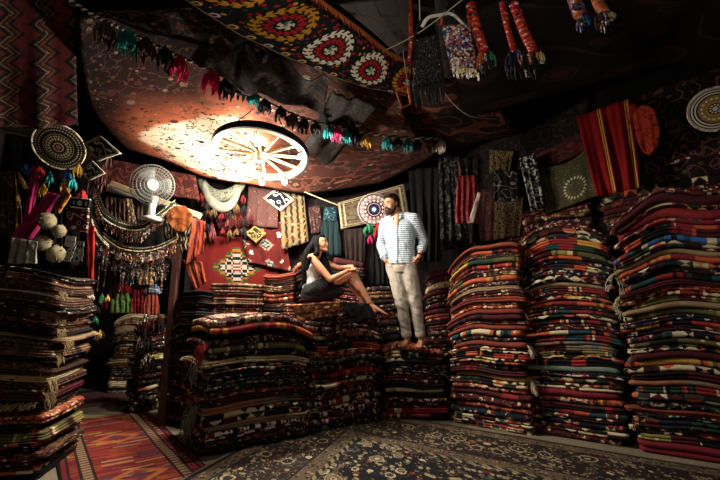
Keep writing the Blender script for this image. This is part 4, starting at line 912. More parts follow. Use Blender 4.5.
# white bead-trimmed headdress
M_HD = scroll_mat('silvery beadwork', '#7c7c68', '#2c2a24', 26, .06, [('#6a7a50', 2), (WH, 3), ('#8a3a40', 1)])
hp_ = bw(221, 192, .35); hd = empty('beaded_headdress', hp_); tag(hd, 'white crescent headdress trimmed with pale beads below the chandelier', 'headdress')
def crescent(pts, w0, w1, y0, bulge=.04, n=24):
    """band along a path, wide in the middle"""
    pp = smoothpath(pts, n); mb = MB(); rs = []
    for i in range(n+1): k = math.sin(PI*i/n)**.7; rs.append((w0+(w1-w0)*k, bulge*(.4+.6*k)))
    mb.tube(pp, rs, 10, up=(0, 0, 1)); return mb
cm = crescent([bw(203, 182, .38), bw(209, 198, .4), bw(220, 207, .42), bw(231, 204, .4), bw(240, 188, .38)], .02, .07, 0); kid(cm, 'crescent', colour('cream cotton', '#8c8878'), hd)
cm = crescent([bw(199, 176, .34), bw(207, 190, .36), bw(220, 196, .38), bw(236, 190, .36), bw(246, 176, .34)], .03, .085, 0, .05); kid(cm, 'bead_band', M_HD, hd)
for i, (x, y) in enumerate([(201, 203), (207, 212), (214, 218), (222, 222), (230, 220), (237, 214), (243, 205)]):
    t_ = tassel((0, 0, 0), .12, .035, [C_RED2, C_BLACK, C_TAN2][i % 3], None, i, 10); t_.parent = hd; t_.location = bw(x, y-10, .42)-hp_
rr = random.Random(12)
for i in range(46):
    x = rr.uniform(198, 252); y = rr.uniform(196, 232); col_ = rr.choice([('red', C_RED2), ('black', C_BLACK), ('pink', C_PK2), ('dark red', C_DRED), ('black', C_BLACK), ('dark red', C_DRED), ('tan', C_TAN2)])
    tag(tassel(bw(x, y, .22+.12*rr.random()), rr.uniform(.12, .19), .04, col_[1], None, i+40, 10), '%s wool tassel in the cluster under the white headdress' % col_[0], 'tassel', '%s tassels under the headdress' % col_[0])
# orange-red sash and orange pouch
M_SASH = zigzag_mat('orange sash', [('#782814', 5), ('#4c1424', 1), ('#84381c', 3), ('#2c2c4a', 1)], .2, .04, .18)
hang('fabric_belt', [(193, 218), (206, 222), (204, 252), (186, 266)], M_SASH, 'orange-red striped sash hanging beside the wooden post', 'sash', bk(4.55), 0, folds=.015, nf=2, seed=13)
hang('orange_cloth', [(184, 260), (203, 262), (207, 282), (196, 290)], colour('orange cloth', '#7c2e14'), 'plain orange cloth slung below the striped sash', 'textile', bk(4.6), 0, folds=.02, nf=2.5, seed=14)
def hexout(t): k = abs(t-.45)/.55; a = .5*max(0, k-.25); return (a, 1-a)
hang('orange_pouch', [(167, 206), (192, 206), (192, 232), (167, 232)], scroll_mat('orange pouch', '#7c4018', '#4c2410', 9, .05), 'orange pouch with a pointed top, beside the round fan', 'pouch', bk(4.5), 0, folds=.004, nf=2, seed=15, outl=hexout, th=.03)
g = NT('bead net'); u, v, _ = g.xyz(g.uv()); sl = g.math('ADD', g.math('MULTIPLY', u, 30.0), g.math('MULTIPLY', g.tri(g.math('MULTIPLY', v, 7.0)), .5)); cellv = g.white(g.vec(g.floor(sl), g.floor(g.math('MULTIPLY', v, 24.0)), 1.0))
M_NET = g.done(g.mix(g.math('GREATER_THAN', g.fract(sl), .45), g.pick(cellv, [(BG, 4), (OL, 2), (BK, 2), (CR, 1)]), hexc('#100c0a')), .7)
hang('beaded_net', [(160, 214), (194, 218), (192, 250), (168, 256)], M_NET, 'green and cream beaded net hanging behind the orange pouch', 'textile', bk(4.62), 0, folds=.01, nf=3, seed=16)

# ------------------------------------------------------------------ the fan
FC = at(152.5, 185, 4.35); fan = empty('wall_fan', FC); tag(fan, 'round white caged electric fan above the bead collars', 'fan')
fn = (CAM-FC).normalized(); fn.z += .02; fx = Vector((0, 0, 1)).cross(fn).normalized(); fy = fn.cross(fx); FM = Matrix((fx, fy, fn)).transposed().to_4x4(); FR = .228
def fanpart(mb, name, m, p=None): o = mb.build(name, m, p or fan); return o
cg = MB()
for R0, z in ((FR, 0), (FR*.86, .035), (FR*.7, .052), (FR*.53, .06), (FR*.37, .064)): cg.tube([FM @ Vector((R0*math.cos(2*PI*i/36), R0*math.sin(2*PI*i/36), z)) for i in range(37)], .004 if R0 < FR else .007, 5, cap=False)
for i in range(44):
    a = 2*PI*i/44; d = Vector((math.cos(a), math.sin(a), 0)); cg.tube([FM @ (d*.06+Vector((0, 0, .066))), FM @ (d*FR*.6+Vector((0, 0, .058))), FM @ (d*FR*.86+Vector((0, 0, .035))), FM @ (d*FR)], .0022, 4, cap=False)
fanpart(cg, 'front_grille', plain('grille metal', '#6e6e68', .4, .3))
bgm = MB()
for i in range(30):
    a = 2*PI*i/30; d = Vector((math.cos(a), math.sin(a), 0)); bgm.tube([FM @ (d*.05+Vector((0, 0, -.1))), FM @ (d*FR*.9+Vector((0, 0, -.06))), FM @ (d*FR)], .0025, 4, cap=False)
fanpart(bgm, 'rear_grille', plain('rear grille metal', '#4a4a46', .4, .3))
hb = MB(); hb.lathe([(.0005, .076), (.05, .074), (.062, .066), (.062, .058), (.0005, .055)], 28, FM); fanpart(hb, 'hub_cap', plain('white hub', '#ecebe4', .5))
for k in range(3):
    bl_ = MB(); vs = []; uvs = []
    for i in range(7):
        r_ = .04+i/6*(FR*.84-.04)
        for j in range(7):
            a = 2*PI*k/3+(j/6-.5)*(1.45-.3*i/6); vs.append(FM @ Vector((r_*math.cos(a), r_*math.sin(a), (j/6-.5)*.05-.005)))
    bl_.add(vs, [(i*7+j, i*7+j+1, (i+1)*7+j+1, (i+1)*7+j) for i in range(6) for j in range(6)]); o = fanpart(bl_, 'blade', plain('blade plastic', '#5a5a54', .5)); md = o.modifiers.new('t', 'SOLIDIFY'); md.thickness = .004
mo = MB(); mo.lathe([(.0005, -.02), (.06, -.03), (.065, -.14), (.04, -.2), (.0005, -.21)], 20, FM); fanpart(mo, 'motor_housing', WHITE_P)
nk_ = MB(); nk_.tube([(0, .06, -.12), (-.01, .05, -.24), (-.02, .05, -.36)], [(.05, .03), (.045, .028), (.05, .03)], 10); fanpart(nk_, 'stand_neck', WHITE_P)
nk_ = MB(); nk_.box((-.02, .1, -.37), (.16, .2, .03)); fanpart(nk_, 'mount_plate', WHITE_P)
# pale beams over the alcove opening
beam('wooden_beam', at(112, 184, 4.75), at(200, 216, 4.7), .07, .07, W_PALE, 'pale wooden beam behind the round fan, sloping down toward the post', 'beam')
beam('wooden_beam', at(108, 188, 4.85), at(150, 198, 4.85), .09, .06, WHITE_P, 'whitewashed beam end showing above the bead collars', 'beam')
beam('wooden_beam', at(-20, 120, 4.2), at(46, 133, 4.2), .11, .06, plain('grey weathered wood', '#5c5040', .8, nz=.3), 'grey weathered beam at the upper left beside the round medallion', 'beam')
beam('wooden_beam', at(538, 100, 4.9), at(566, 152, 4.9), .12, .09, plain('dim grey wood', '#4c443a', .8, nz=.3), 'dim grey beam end above the olive textile', 'beam')
# leather bags in the crescent
for i, (x0, x1, y0, y1, lb) in enumerate([(106, 116, 197, 219, 'brown leather pouch at the near end of the fan shelf'), (114, 124, 198, 222, 'striped brown leather pouch between two others by the fan'), (123, 133, 198, 224, 'pleated brown leather pouch beside a pale striped cloth'), (132, 143, 200, 221, 'dark brown leather pouch just under the fan')]):
    hang('leather_pouch', [(x0, y0), (x1, y0+1), (x1-1, y1), (x0+2, y1-2)], plain('leather %d' % i, ['#5e3a2a', '#4a2c20', '#6e4636', '#3e261c'][i], .5, nz=.4, scale=6, spec=.5), lb, 'pouch', bk(4.8), 0, folds=.015, nf=2, seed=i+20, th=.04, nu=12, nv=10)
hang('striped_cloth', [(126, 199), (132, 200), (137, 224), (131, 225)], zigzag_mat('pale stripes', [(BG, 2), (BR, 2), (CR, 1)], .08, .02, .05), 'narrow pale striped cloth among the leather pouches', 'textile', bk(4.72), 0, folds=.01, nf=2, seed=26, nu=10, nv=12)

# bead collars: bands hung in a curve, each with a bead fringe
def collar(pts, Y, w0, w1, mat, label, fr_n, fr_L, fm, edge=True, bs=.009, seed=1):
    pp = [at(x, y, Y) for x, y in pts]; c = empty('beaded_collar', pp[0]); tag(c, label, 'collar')
    kid(crescent(pp, w0, w1, 0, .02), 'band', mat, c)
    sp = smoothpath(pp, 60)
    if edge:
        b = MB()
        for p in sp: b.ball(p+Vector((0, -.03, -w1*.6)), .010, 6, 4)
        for p in sp: b.ball(p+Vector((0, -.03, w1*.45)), .006, 5, 3)
        kid(b, 'bead_edge', BEADS_W, c)
    f = strands(lambda t: sp[min(int(t*60), 60)]+Vector((0, -.02, -w1*.55)), None, fr_n, fr_L, None, seed, Lvar=.5, beadsize=bs); fo = kid(f, 'bead_fringe', fm, c); fo['kind'] = 'stuff'
    return c
M_OLV = colour('olive felt', '#3c3a2c')
collar([(95, 190), (104, 214), (124, 226), (144, 227), (162, 214), (176, 203)], 4.55, .03, .055, M_OLV, 'large olive crescent collar edged with pale beads, under the fan', 60, .16, BEADS, seed=2)
collar([(104, 234), (120, 246), (140, 250), (160, 247), (178, 238)], 4.6, .015, .035, M_OLV, 'olive bead-edged collar hanging second below the fan', 60, .18, BEADS, seed=3)
collar([(106, 246), (124, 258), (142, 260), (164, 256), (180, 248)], 4.66, .01, .02, BLACK_C, 'black collar with long dark bead fringe, third below the fan', 56, .30, BEADS_D, seed=4)
collar([(90, 208), (98, 232), (110, 246)], 4.5, .01, .02, BLACK_C, 'short black beaded collar at the alcove edge', 20, .25, BEADS_D, seed=5)
rr = random.Random(5)
for i in range(26):
    x = 96+i*3.3+rr.uniform(-1, 1); y = 262+rr.uniform(-6, 10); m = [BEADS_D, BEADS, C_BLACK, C_NAVY][i % 4]
    s_ = strands(at(x, y-8, 4.9+.2*rr.random()), at(x, y-8, 4.95), 1, rr.uniform(.25, .5), None, i, beadsize=.011 if m in (BEADS, BEADS_D) else 0, r=.009).build('bead_strand', m)
    tag(s_, ['dark mixed bead strand hanging in the alcove opening', 'mixed colour bead strand hanging in the alcove opening', 'black cord strand hanging in the alcove opening', 'navy cord strand hanging in the alcove opening'][i % 4], 'beads', ['dark bead strands over the alcove', 'mixed bead strands over the alcove', 'black cords over the alcove', 'navy cords over the alcove'][i % 4])
hang('red_scarf', [(88, 228), (96, 226), (95, 280), (90, 284)], colour('bright red cloth', '#a81814'), 'bright red scarf hanging beside the big pile, left edge of the alcove', 'scarf', bk(4.2), 0, folds=.015, nf=1.5, seed=30, nu=10)
hang('maroon_scarf', [(103, 268), (110, 270), (109, 310), (103, 308)], colour('wine cloth', '#5c1024'), 'wine red scarf in the alcove beside the green dress', 'scarf', bk(5.3), 0, folds=.015, nf=1.5, seed=31, nu=10)
hang('pink_brown_scarf', [(110, 268), (117, 270), (116, 300), (110, 296)], colour('rosy brown cloth', '#6a3c34'), 'rosy brown scarf behind the wine red scarf', 'scarf', bk(5.4), 0, folds=.015, nf=1.5, seed=32, nu=10)
# small garments
def garment(x0, x1, y0, y1, mat, label, Y=5.5, top=.55, name='dress', sleeves=True, bodice=None, w_=.5):
    def ol(t): a = .5*(1-top)*max(0, 1-t*1.4); return (a, 1-a)
    o = hang(name, [(x0, y0), (x1, y0), (x1, y1), (x0, y1)], mat, label, name, bk(Y), 0, folds=.018, nf=4, seed=int(x0), outl=ol, nu=20, nv=14)
    if bodice:
        yb = y0+(y1-y0)*.25; b = cloth_mb([at(x0+(x1-x0)*.24, y0-2, Y-.05), at(x1-(x1-x0)*.24, y0-2, Y-.05), at(x1-(x1-x0)*.18, yb, Y-.05), at(x0+(x1-x0)*.18, yb, Y-.05)], nu=8, nv=6).build('bodice', bodice); b.parent = o
    if sleeves:
        for s_ in (-1, 1):
            xm = x0+(x1-x0)*(.5+s_*.24); xe = x0+(x1-x0)*(.5+s_*w_); b = MB(); b.tube([at(xm, y0+1, Y-.01), at((xm+xe)/2, y0+(y1-y0)*.14, Y-.01), at(xe, y0+(y1-y0)*.26, Y-.01)], [(.03, .02), (.032, .02), (.03, .018)], 8); q = b.build('sleeve', bodice or mat); q.parent = o
    return o
g = NT('green print'); d, cc = g.voro(g.uv(), 38); x, y, z = g.xyz(cc); M_GRN = g.done(g.pick(x, [('#6a9a48', 4), ('#8ab06a', 3), ('#b8c48a', 2)]), .9)
garment(112, 132, 286, 313, M_GRN, 'small bright green dress hanging in the alcove', bodice=C_RED)
garment(132, 145, 286, 314, scroll_mat('red dress print', '#7c1c20', '#b04038', 8, .05), 'small dark red dress between the green and coral ones')
garment(145, 160, 286, 315, colour('coral cloth', '#a8503e'), 'small coral dress beside the wooden post', bodice=scroll_mat('blue white trim', '#6a7c9c', '#d0d0c8', 8, .06))
garment(140, 154, 272, 285, scroll_mat('yellow top print', '#b08448', '#d8c088', 8, .05), 'small yellow blouse above the coral dress', 5.45, name='blouse')
garment(124, 140, 270, 285, C_NAVY, 'small navy blouse above the green dress', 5.5, name='blouse')
# clothes left, on the wall over the big pile
garment(-6, 24, 172, 236, scroll_mat('gold brocade', '#3a2814', '#7a5626', 9, .06), 'gold and brown brocade robe hanging at the left edge', 4.05, name='robe', w_=.55)
hang('magenta_scarf', [(34, 166), (44, 168), (34, 212), (24, 242)], C_MAG, 'long magenta scarf beside the brocade robe', 'scarf', bk(4.0), 0, folds=.02, nf=2, seed=40)
hang('magenta_shawl', [(50, 192), (62, 196), (34, 240), (12, 238)], C_MAG, 'magenta shawl sweeping down to the cream pom-poms', 'shawl', bk(3.95), 0, folds=.02, nf=2.5, seed=41)
hang('rainbow_scarf', [(66, 188), (72, 196), (60, 214), (55, 204)], zigzag_mat('rainbow stripes', [(OR, 2), (YL, 2), (CR, 1), (RD, 2), (GN, 1)], .3, .02, .2), 'short rainbow striped scarf above the pom-poms', 'scarf', bk(3.9), 0, folds=.01, nf=1.5, seed=42, nu=10)
C_CREAM_D = colour('old cream wool', '#8c8062')
def pompom(c, R, mat, label, seed, grp=None):
    r = random.Random(seed); mb = MB(); mb.ball(c, R*.93, 18, 12)
    for i in range(70):
        z = r.uniform(-1, 1); a = r.uniform(0, 2*PI); q = math.sqrt(1-z*z); d = Vector((q*math.cos(a), q*math.sin(a), z)); mb.tube([Vector(c)+d*R*.6, Vector(c)+d*R*r.uniform(.9, 1.08)+Vector((r.uniform(-.1, .1), 0, r.uniform(-.1, .1)))*R], [R*.1, R*.04], 4)
    return tag(mb.build('pompom', mat), label, 'pompom', grp)
for i, (x, y, R, lb) in enumerate([(47, 221, .085, 'large cream pom-pom, topmost of the four on the magenta shawl'), (59, 231, .065, 'small cream pom-pom just below the topmost one'), (42, 243, .08, 'cream pom-pom over the crumpled grey cloth'), (56, 254, .085, 'cream pom-pom lowest of the four, on top of the big pile')]): pompom(at(x, y, 3.75), R, C_CREAM_D, lb, i)
for i, (x, y, m, w_, lb) in enumerate([(26, 164, C_BLUE, .05, 'blue tassel under the round medallion, furthest left'), (40, 166, C_RED, .04, 'red tassel hanging under the round medallion'), (50, 172, C_TEAL, .045, 'teal tassel above the magenta scarf'), (44, 184, C_YELLOW, .035, 'small tan tassel below the teal one'), (66, 180, C_YELLOW, .04, 'tan tassel beside the rainbow scarf'), (73, 178, C_TEAL, .05, 'teal tassel beside the diamond patch'), (79, 164, C_YELLOW, .04, 'gold star-like tassel under the large diamond patch'), (68, 168, C_BLUE, .04, 'dark blue tassel left of the gold one'), (83, 190, C_RED, .05, 'red tassel above the black and white card')]):
    tag(tassel(at(x, y, 3.95), .14, w_, m, None, i+70, 12), lb, 'tassel')
disc_thing('round_medallion', at(59, 147, 3.85), .235, (.25, -1, -.80), disc_mat('black medallion', [(.09, '#8a5a50'), (.16, '#2a1614'), (.20, '#b89a78'), (.24, '#120e0c'), (.55, '#16110f'), (.58, '#7a6a50'), (.62, '#16110f'), (.97, '#120e0c'), (1.0, '#a89870')], [(.36, .09, 20), (.47, .05, 30), (.74, .04, 44), (.86, .05, 50), (.94, .03, 64)], '#a89a7a'), 'black round medallion with rings of cream dots and a red centre', 'medallion', rim=BEADS_W)
M_DP = scroll_mat('black scroll patch', '#0f0d0c', '#a89c84', 3.2, .06, frame='#a89c84')
c = [at(100, 135, 3.9), at(121, 153, 3.9), at(97, 161, 3.9), at(84, 143, 3.9)]
tag(cloth_mb(c, nu=10, nv=10, uvm='1', seed=50, th=.015).build('diamond_patch', M_DP), 'large black diamond patch with white scrolls beside the round medallion', 'textile')
c = [at(92, 160, 3.95), at(105, 173, 3.95), at(89, 180, 3.95), at(80, 173, 3.95)]
tag(cloth_mb(c, nu=10, nv=10, uvm='1', seed=51, th=.015).build('diamond_patch', M_DP), 'small black diamond patch with white scrolls below the large one', 'textile')
rr = random.Random(9)
for i in range(14):
    x = 88+rr.random()*24; tag(tassel(at(x, 150+rr.random()*30, 4.1), .2, .03, [C_DRED, C_BROWN][i % 2], None, 90+i, 8), ['dark red yarn tassel behind the diamond patches', 'brown yarn tassel behind the diamond patches'][i % 2], 'tassel', ['dark red yarn behind the patches', 'brown yarn behind the patches'][i % 2])
# black and white card, labels
g = NT('card print'); u, v, _ = g.xyz(g.uv()); rr_ = g.math('SQRT', g.math('ADD', g.math('POWER', g.math('MULTIPLY', g.math('SUBTRACT', u, .5), 1.7), 2.0), g.math('POWER', g.math('SUBTRACT', v, .5), 2.0)))
c = g.ramp(rr_, [(0, hexc('#d8d4c8')), (.08, hexc('#1a1a1a')), (.14, hexc('#d8d4c8')), (.24, hexc('#0e0e0e'))]); e = g.math('GREATER_THAN', g.math('ABSOLUTE', g.math('SUBTRACT', v, .5)), .42)
c = g.mix(e, c, hexc('#c8c4b8')); c = g.mix(g.math('MULTIPLY', g.math('LESS_THAN', g.math('ABSOLUTE', g.math('SUBTRACT', g.math('ABSOLUTE', g.math('SUBTRACT', u, .5)), .34)), .04), g.math('LESS_THAN', g.math('ABSOLUTE', g.math('SUBTRACT', v, .5)), .2)), c, hexc('#b8b4a8'))
hang('patterned_pouch', [(71, 197), (90, 199), (88, 209), (70, 207)], g.done(c, .7), 'black pouch with a white circle motif, left of the bead collars', 'pouch', bk(3.85), 0, uvm='1', th=.02)
hang('maroon_pouch', [(66, 208), (88, 210), (86, 232), (66, 230)], scroll_mat('maroon pouch', '#3a1418', '#9a8878', 3, .04), 'maroon fringed pouch under the white circle motif', 'pouch', bk(3.87), 0, uvm='1', th=.03)
hang('price_tag', [(66, 235), (76, 237), (74, 248), (64, 246)], scroll_mat('paper tag', '#c8c4b8', '#5a5850', 4, .03), 'white paper tag leaning above the other papers on the big pile', 'tag', bk(3.5), 0, uvm='1', th=.004)
hang('paper', [(68, 248), (76, 246), (70, 262), (63, 261)], scroll_mat('paper two', '#b8b4a8', '#3a3834', 3, .05), 'white printed paper leaning beside the lowest pom-pom', 'paper', bk(3.45), 0, uvm='1', th=.004)
hang('paper', [(76, 240), (84, 242), (82, 262), (73, 262)], scroll_mat('paper three', '#8c8a84', '#222120', 3, .08), 'black and white printed paper nearest the red scarf', 'paper', bk(3.5), 0, uvm='1', th=.004)
hang('grey_cloth', [(14, 238), (40, 242), (38, 264), (12, 264)], colour('grey crumpled cloth', '#8a8474'), 'crumpled pale grey cloth behind the pom-poms on the big pile', 'cloth', bk(3.55), 0, folds=.025, nf=3, seed=60)
hang('dark_robe', [(20, 176), (64, 180), (66, 262), (16, 258)], BLACK_C, 'black robe hanging behind the magenta scarf', 'robe', bk(4.15), 0, folds=.03, nf=4, seed=61)
hang('dark_backcloth', [(-30, 128), (96, 150), (92, 270), (-30, 270)], scroll_mat('dark left cloth', '#0f0c0c', '#2c1c18', 6, .04), 'very dark patterned wall cloth behind the magenta and brocade clothes', 'textile', bk(4.4), 0, folds=.03, nf=6, seed=62)
hang('red_wall_rug', [(94, 156), (196, 176), (200, 200), (96, 186)], scroll_mat('red brown wall rug', '#3a1814', '#6a3428', 12, .06, [('#7a241c', 2), ('#4a3428', 2)]), 'red-brown rug with fine pattern hanging behind the round fan', 'rug', bk(4.95), 0, folds=.01, nf=2, seed=63)
hang('dark_curtain', [(92, 200), (186, 206), (184, 262), (92, 262)], BLACK_C, 'black curtain behind the bead collars', 'curtain', bk(5.02), 0, folds=.03, nf=7, seed=64)
# hangers' bundle left of the post, below
for i in range(12):
    x = 142+rr.random()*20; y = 312+rr.random()*50; cc_ = [C_DRED, C_BLACK, BEADS_D, C_NAVY][i % 4]
    tag(tassel(at(x, y, 4.85), .22, .05, cc_, None, 120+i, 10), ['dark red', 'black', 'dark beaded', 'navy'][i % 4]+' tassel in the bunch left of the wooden post', 'tassel', ['dark red', 'black', 'dark beaded', 'navy'][i % 4]+' tassels by the post')
for i in range(12):
    x = 92+rr.random()*16; y = 290+rr.random()*44; k = i % 4; cc_ = [C_WHITE, C_YELLOW, C_BLACK, C_GREEN][k]; nm_ = ['white', 'yellow', 'black', 'green'][k]
    tag(tassel(at(x, y, 4.4), .08, .024, cc_, None, 150+i, 9), nm_+' trinket tassel hanging at the left edge of the alcove', 'tassel', nm_+' trinkets at the alcove edge')

# ------------------------------------------------------------------ behind the couple
ceil_ = cordthing('cord', [bw(300, 190, .5), bw(322, 199, .5), bw(340, 206, .45)], .008, W_PALE, 'pale cord slanting down to the framed tapestry', 'cord')
M_TAP = scroll_mat('beige tapestry', '#5e5240', '#3c3026', 9, .08, [('#7a3620', 3), ('#3e5a58', 3), ('#b0905c', 2)], frame='#a09070')
hang('tapestry', [(338, 203), (404, 184), (409, 214), (341, 229)], M_TAP, 'beige tapestry with orange and blue figures behind the standing man', 'tapestry', bw, .25, folds=.004, nf=1, seed=70, uvm='1', th=.03)
disc_thing('round_suzani', bw(374, 209.5, .36), .225, (0, -1, -.2), disc_mat('round suzani', [(.12, '#c8d0e4'), (.2, '#2a3474'), (.34, '#1c1430'), (.38, '#b8a89c'), (.44, '#4a1c30'), (.62, '#5c2438'), (.66, '#b8a89c'), (.88, '#8a6a6c'), (.93, '#3a2428'), (1.0, '#a89a90')], [(.53, .08, 14), (.77, .1, 18)], '#d8ccc0'), 'round purple and white embroidered hanging with a blue centre', 'hanging')
for x, y, m, lb, L_, w_ in [(369, 229, C_GREEN, 'green tassel under the round embroidered hanging', .15, .065), (378, 228, C_RED, 'red tassel under the round embroidered hanging', .22, .05), (370, 241, C_PINK, 'small pink tassel on a string below the green one', .1, .035)]:
    tag(tassel(bw(x, y-5, .42), L_, w_, m, None, int(x), 12), lb, 'tassel')
garment(320, 341, 209, 256, colour('deep teal cloth', '#052222'), 'dark teal strappy dress hanging behind the woman', 5.35, name='dress', sleeves=False, bodice=scroll_mat('teal bodice', '#0a2834', '#4c6664', 22, .05), top=.6)
hang('pink_blouse', [(308, 208), (320, 206), (322, 232), (312, 234)], scroll_mat('pinkish blouse', '#3a2220', '#6a5048', 16, .05), 'dim pinkish blouse hanging beside the teal dress', 'blouse', bk(5.45), 0, folds=.02, nf=3, seed=72)
hang('brown_shawl', [(342, 208), (352, 220), (350, 258), (338, 250)], colour('brown shawl', '#22120e'), 'brown shawl between the teal dress and the tapestry', 'shawl', bw, .12, folds=.02, nf=3, seed=73)
hang('brown_skirt', [(344, 230), (366, 228), (364, 262), (346, 262)], colour('brown skirt', '#22120e'), 'brown skirt hanging under the tapestry', 'skirt', bw, .3, folds=.02, nf=4, seed=74)
hang('black_dress', [(366, 240), (386, 236), (388, 284), (364, 286)], BLACK_C, 'black dress hanging below the pink tassel', 'dress', bw, .2, folds=.03, nf=4, seed=75)
hang('dark_backcloth', [(300, 196), (400, 200), (396, 300), (300, 300)], scroll_mat('dark middle cloth', '#120e0e', '#2c1c1a', 6, .04), 'black wall cloth behind the woman and the teal dress', 'textile', bw, .03, folds=.02, nf=5, seed=76)
hang('dark_coat', [(408, 170), (446, 168), (440, 262), (414, 262)], BLACK_C, 'nearly black navy coat hanging behind the standing man', 'coat', bw, .3, folds=.03, nf=4, seed=77)
M_BW = scroll_mat('black white embroidery', '#0f0e0f', '#56534c', 14, .06)
hang('embroidered_robe', [(438, 150), (460, 160), (468, 246), (440, 252)], M_BW, 'black robe with faint white embroidery right of the standing man', 'robe', bk(5.2), 0, folds=.02, nf=3, seed=78)

# ------------------------------------------------------------------ the wall over the tall piles
garment(455, 478, 176, 224, scroll_mat('rose cloth', '#8c2c30', '#a84a44', 9, .05), 'rose red garment with a white edge, hung over the first tall pile', 4.75, name='jacket', sleeves=False, top=.8)
hang('white_band', [(478, 192), (481, 193), (474, 223), (468, 223)], colour('white edging', '#c8b8ac'), 'white strip of cloth along the edge of the rose garment', 'cloth', bk(4.70), 0, nu=4, seed=80)
hang('dark_blouse', [(456, 158), (482, 160), (480, 182), (460, 184)], scroll_mat('dark blouse', '#1c1418', '#4a3428', 7, .05, [(RS, 1), (TL, 1)]), 'dark figured blouse just above the rose garment', 'blouse', bk(4.8), 0, folds=.02, nf=3, seed=81)
M_SG = scroll_mat('speckled gold cloth', '#17120f', '#6e5836', 40, .12, [('#6a5230', 3), (BK, 1)])
hang('speckled_cloth', [(490, 150), (514, 152), (510, 172), (490, 174)], M_SG, 'gold-speckled black cloth hung highest over the first tall pile', 'textile', rw, .10, folds=.015, nf=3, seed=82, uvm='m')
hang('speckled_cloth', [(496, 196), (524, 198), (520, 236), (494, 240)], M_SG, 'gold-speckled black cloth hung just above the first tall pile', 'textile', rw, .12, folds=.015, nf=3, seed=83, uvm='m')
hang('maroon_cloth', [(476, 190), (498, 190), (498, 240), (470, 244)], scroll_mat('dim maroon cloth', '#2a1010', '#4a2420', 18, .06), 'dim maroon cloth between the rose garment and the gold-speckled cloth', 'textile', rw, .07, folds=.015, nf=3, seed=84)
hang('black_dress', [(494, 170), (518, 172), (518, 202), (494, 202)], scroll_mat('black dress', '#0e0c0d', '#8a7c68', 12, .03), 'black dress with small pale marks below the upper speckled cloth', 'dress', rw, .15, folds=.02, nf=4, seed=85)
M_MSH = scroll_mat('black and white mesh', '#17181a', '#9a968c', 18, .09, [(WH, 1), (BK, 2)])
hang('mesh_bag', [(520, 160), (536, 154), (545, 206), (532, 214)], M_MSH, 'black and white mesh bag hanging beside the olive textile', 'bag', rw, .24, folds=.03, nf=2.5, seed=86, th=.04)
def olv(): 
    g = NT('olive suzani'); u, v, _ = g.xyz(g.uv()); x = g.math('SUBTRACT', u, .62); y = g.math('MULTIPLY', g.math('SUBTRACT', v, .35), .9)
    r = g.math('SQRT', g.math('ADD', g.math('MULTIPLY', x, x), g.math('MULTIPLY', y, y))); a = g.math('DIVIDE', g.math('ARCTAN2', y, x), 2*PI); t = g.tri(g.math('MULTIPLY', a, 20.0))
    d, cc = g.voro(g.uv(), 24); q, w_, e_ = g.xyz(cc); c = g.mix(g.math('LESS_THAN', d, .34), hexc('#3e3a26'), g.pick(q, [('#4c4630', 3), ('#6a6040', 2), ('#4a2c20', 1)]))
    k = g.math('ABSOLUTE', g.math('SUBTRACT', r, .2)); c = g.mix(g.math('LESS_THAN', g.math('ADD', g.math('DIVIDE', k, .05), t), .8), c, hexc('#a09878')); return g.done(c, .9)
hang('olive_textile', [(538, 166), (590, 146), (597, 196), (548, 214)], olv(), 'olive embroidered textile with a pale toothed ring', 'textile', rw, .14, folds=.012, nf=2, seed=87, uvm='1', sag=.1)
hang('dark_red_cloth', [(534, 156), (586, 132), (588, 152), (540, 170)], scroll_mat('dark red cloth trim', '#3a1414', '#5a2420', 10, .06), 'dark red cloth showing over the top edge of the olive textile', 'textile', rw, .09, folds=.01, nf=2, seed=88)
def robe_mat():
    g = NT('red striped robe'); u, v, _ = g.xyz(g.uv()); n = g.noise(g.uv(), 7, 3)
    f = g.fract(g.math('ADD', g.math('MULTIPLY', u, 2.0), .02)); b1 = g.math('MULTIPLY', g.math('GREATER_THAN', f, .80), g.math('LESS_THAN', f, .84)); b2 = g.math('MULTIPLY', g.math('GREATER_THAN', f, .88), g.math('LESS_THAN', f, .93)); b3 = g.math('MULTIPLY', g.math('GREATER_THAN', f, .84), g.math('LESS_THAN', f, .88))
    c = g.mix(n, hexc('#8c0a0c'), hexc('#5e0608')); c = g.mix(b1, c, hexc('#b8802c')); c = g.mix(b2, c, hexc('#c08a30')); c = g.mix(b3, c, hexc('#1a1216')); return g.done(c, .8, spec=.15)
ro = hang('red_robe', [(577, 118), (630, 100), (641, 188), (597, 198)], robe_mat(), 'long bright red robe with thin gold stripes over the second tall pile', 'robe', rw, .28, folds=.03, nf=3, seed=89, uvm='1', nu=40)
b = cloth_mb([rw(622, 108, .30), rw(636, 104, .30), rw(642, 128, .30), rw(628, 132, .30)], nu=8, nv=8, folds=.01, seed=90).build('sleeve', colour('red sleeve', '#8c1612')); b.parent = ro
def hatout(t): a = .5-.5*math.sqrt(max(0, 1-abs(2*t-1)**2.6))*.999+.0; return (a, 1-a)
hang('knitted_cap', [(630, 106), (656, 104), (662, 150), (640, 156)], scroll_mat('orange red knit', '#a0301c', '#6a1814', 16, .06), 'orange-red pointed cap hanging beside the red robe', 'cap', rw, .34, folds=.006, nf=2, seed=91, outl=hatout, th=.07)
M_RWR = scroll_mat('dark red wall rug', '#1c0d0d', '#5c3a30', 11, .05, [('#7c1c18', 3), ('#3a1418', 3), ('#4c5458', 1)])
hang('wall_rug', [(640, 96), (740, 60), (745, 170), (640, 186)], M_RWR, 'dark red floral rug hung on the wall beside the red robe', 'rug', rw, .08, folds=.008, nf=2, seed=92)
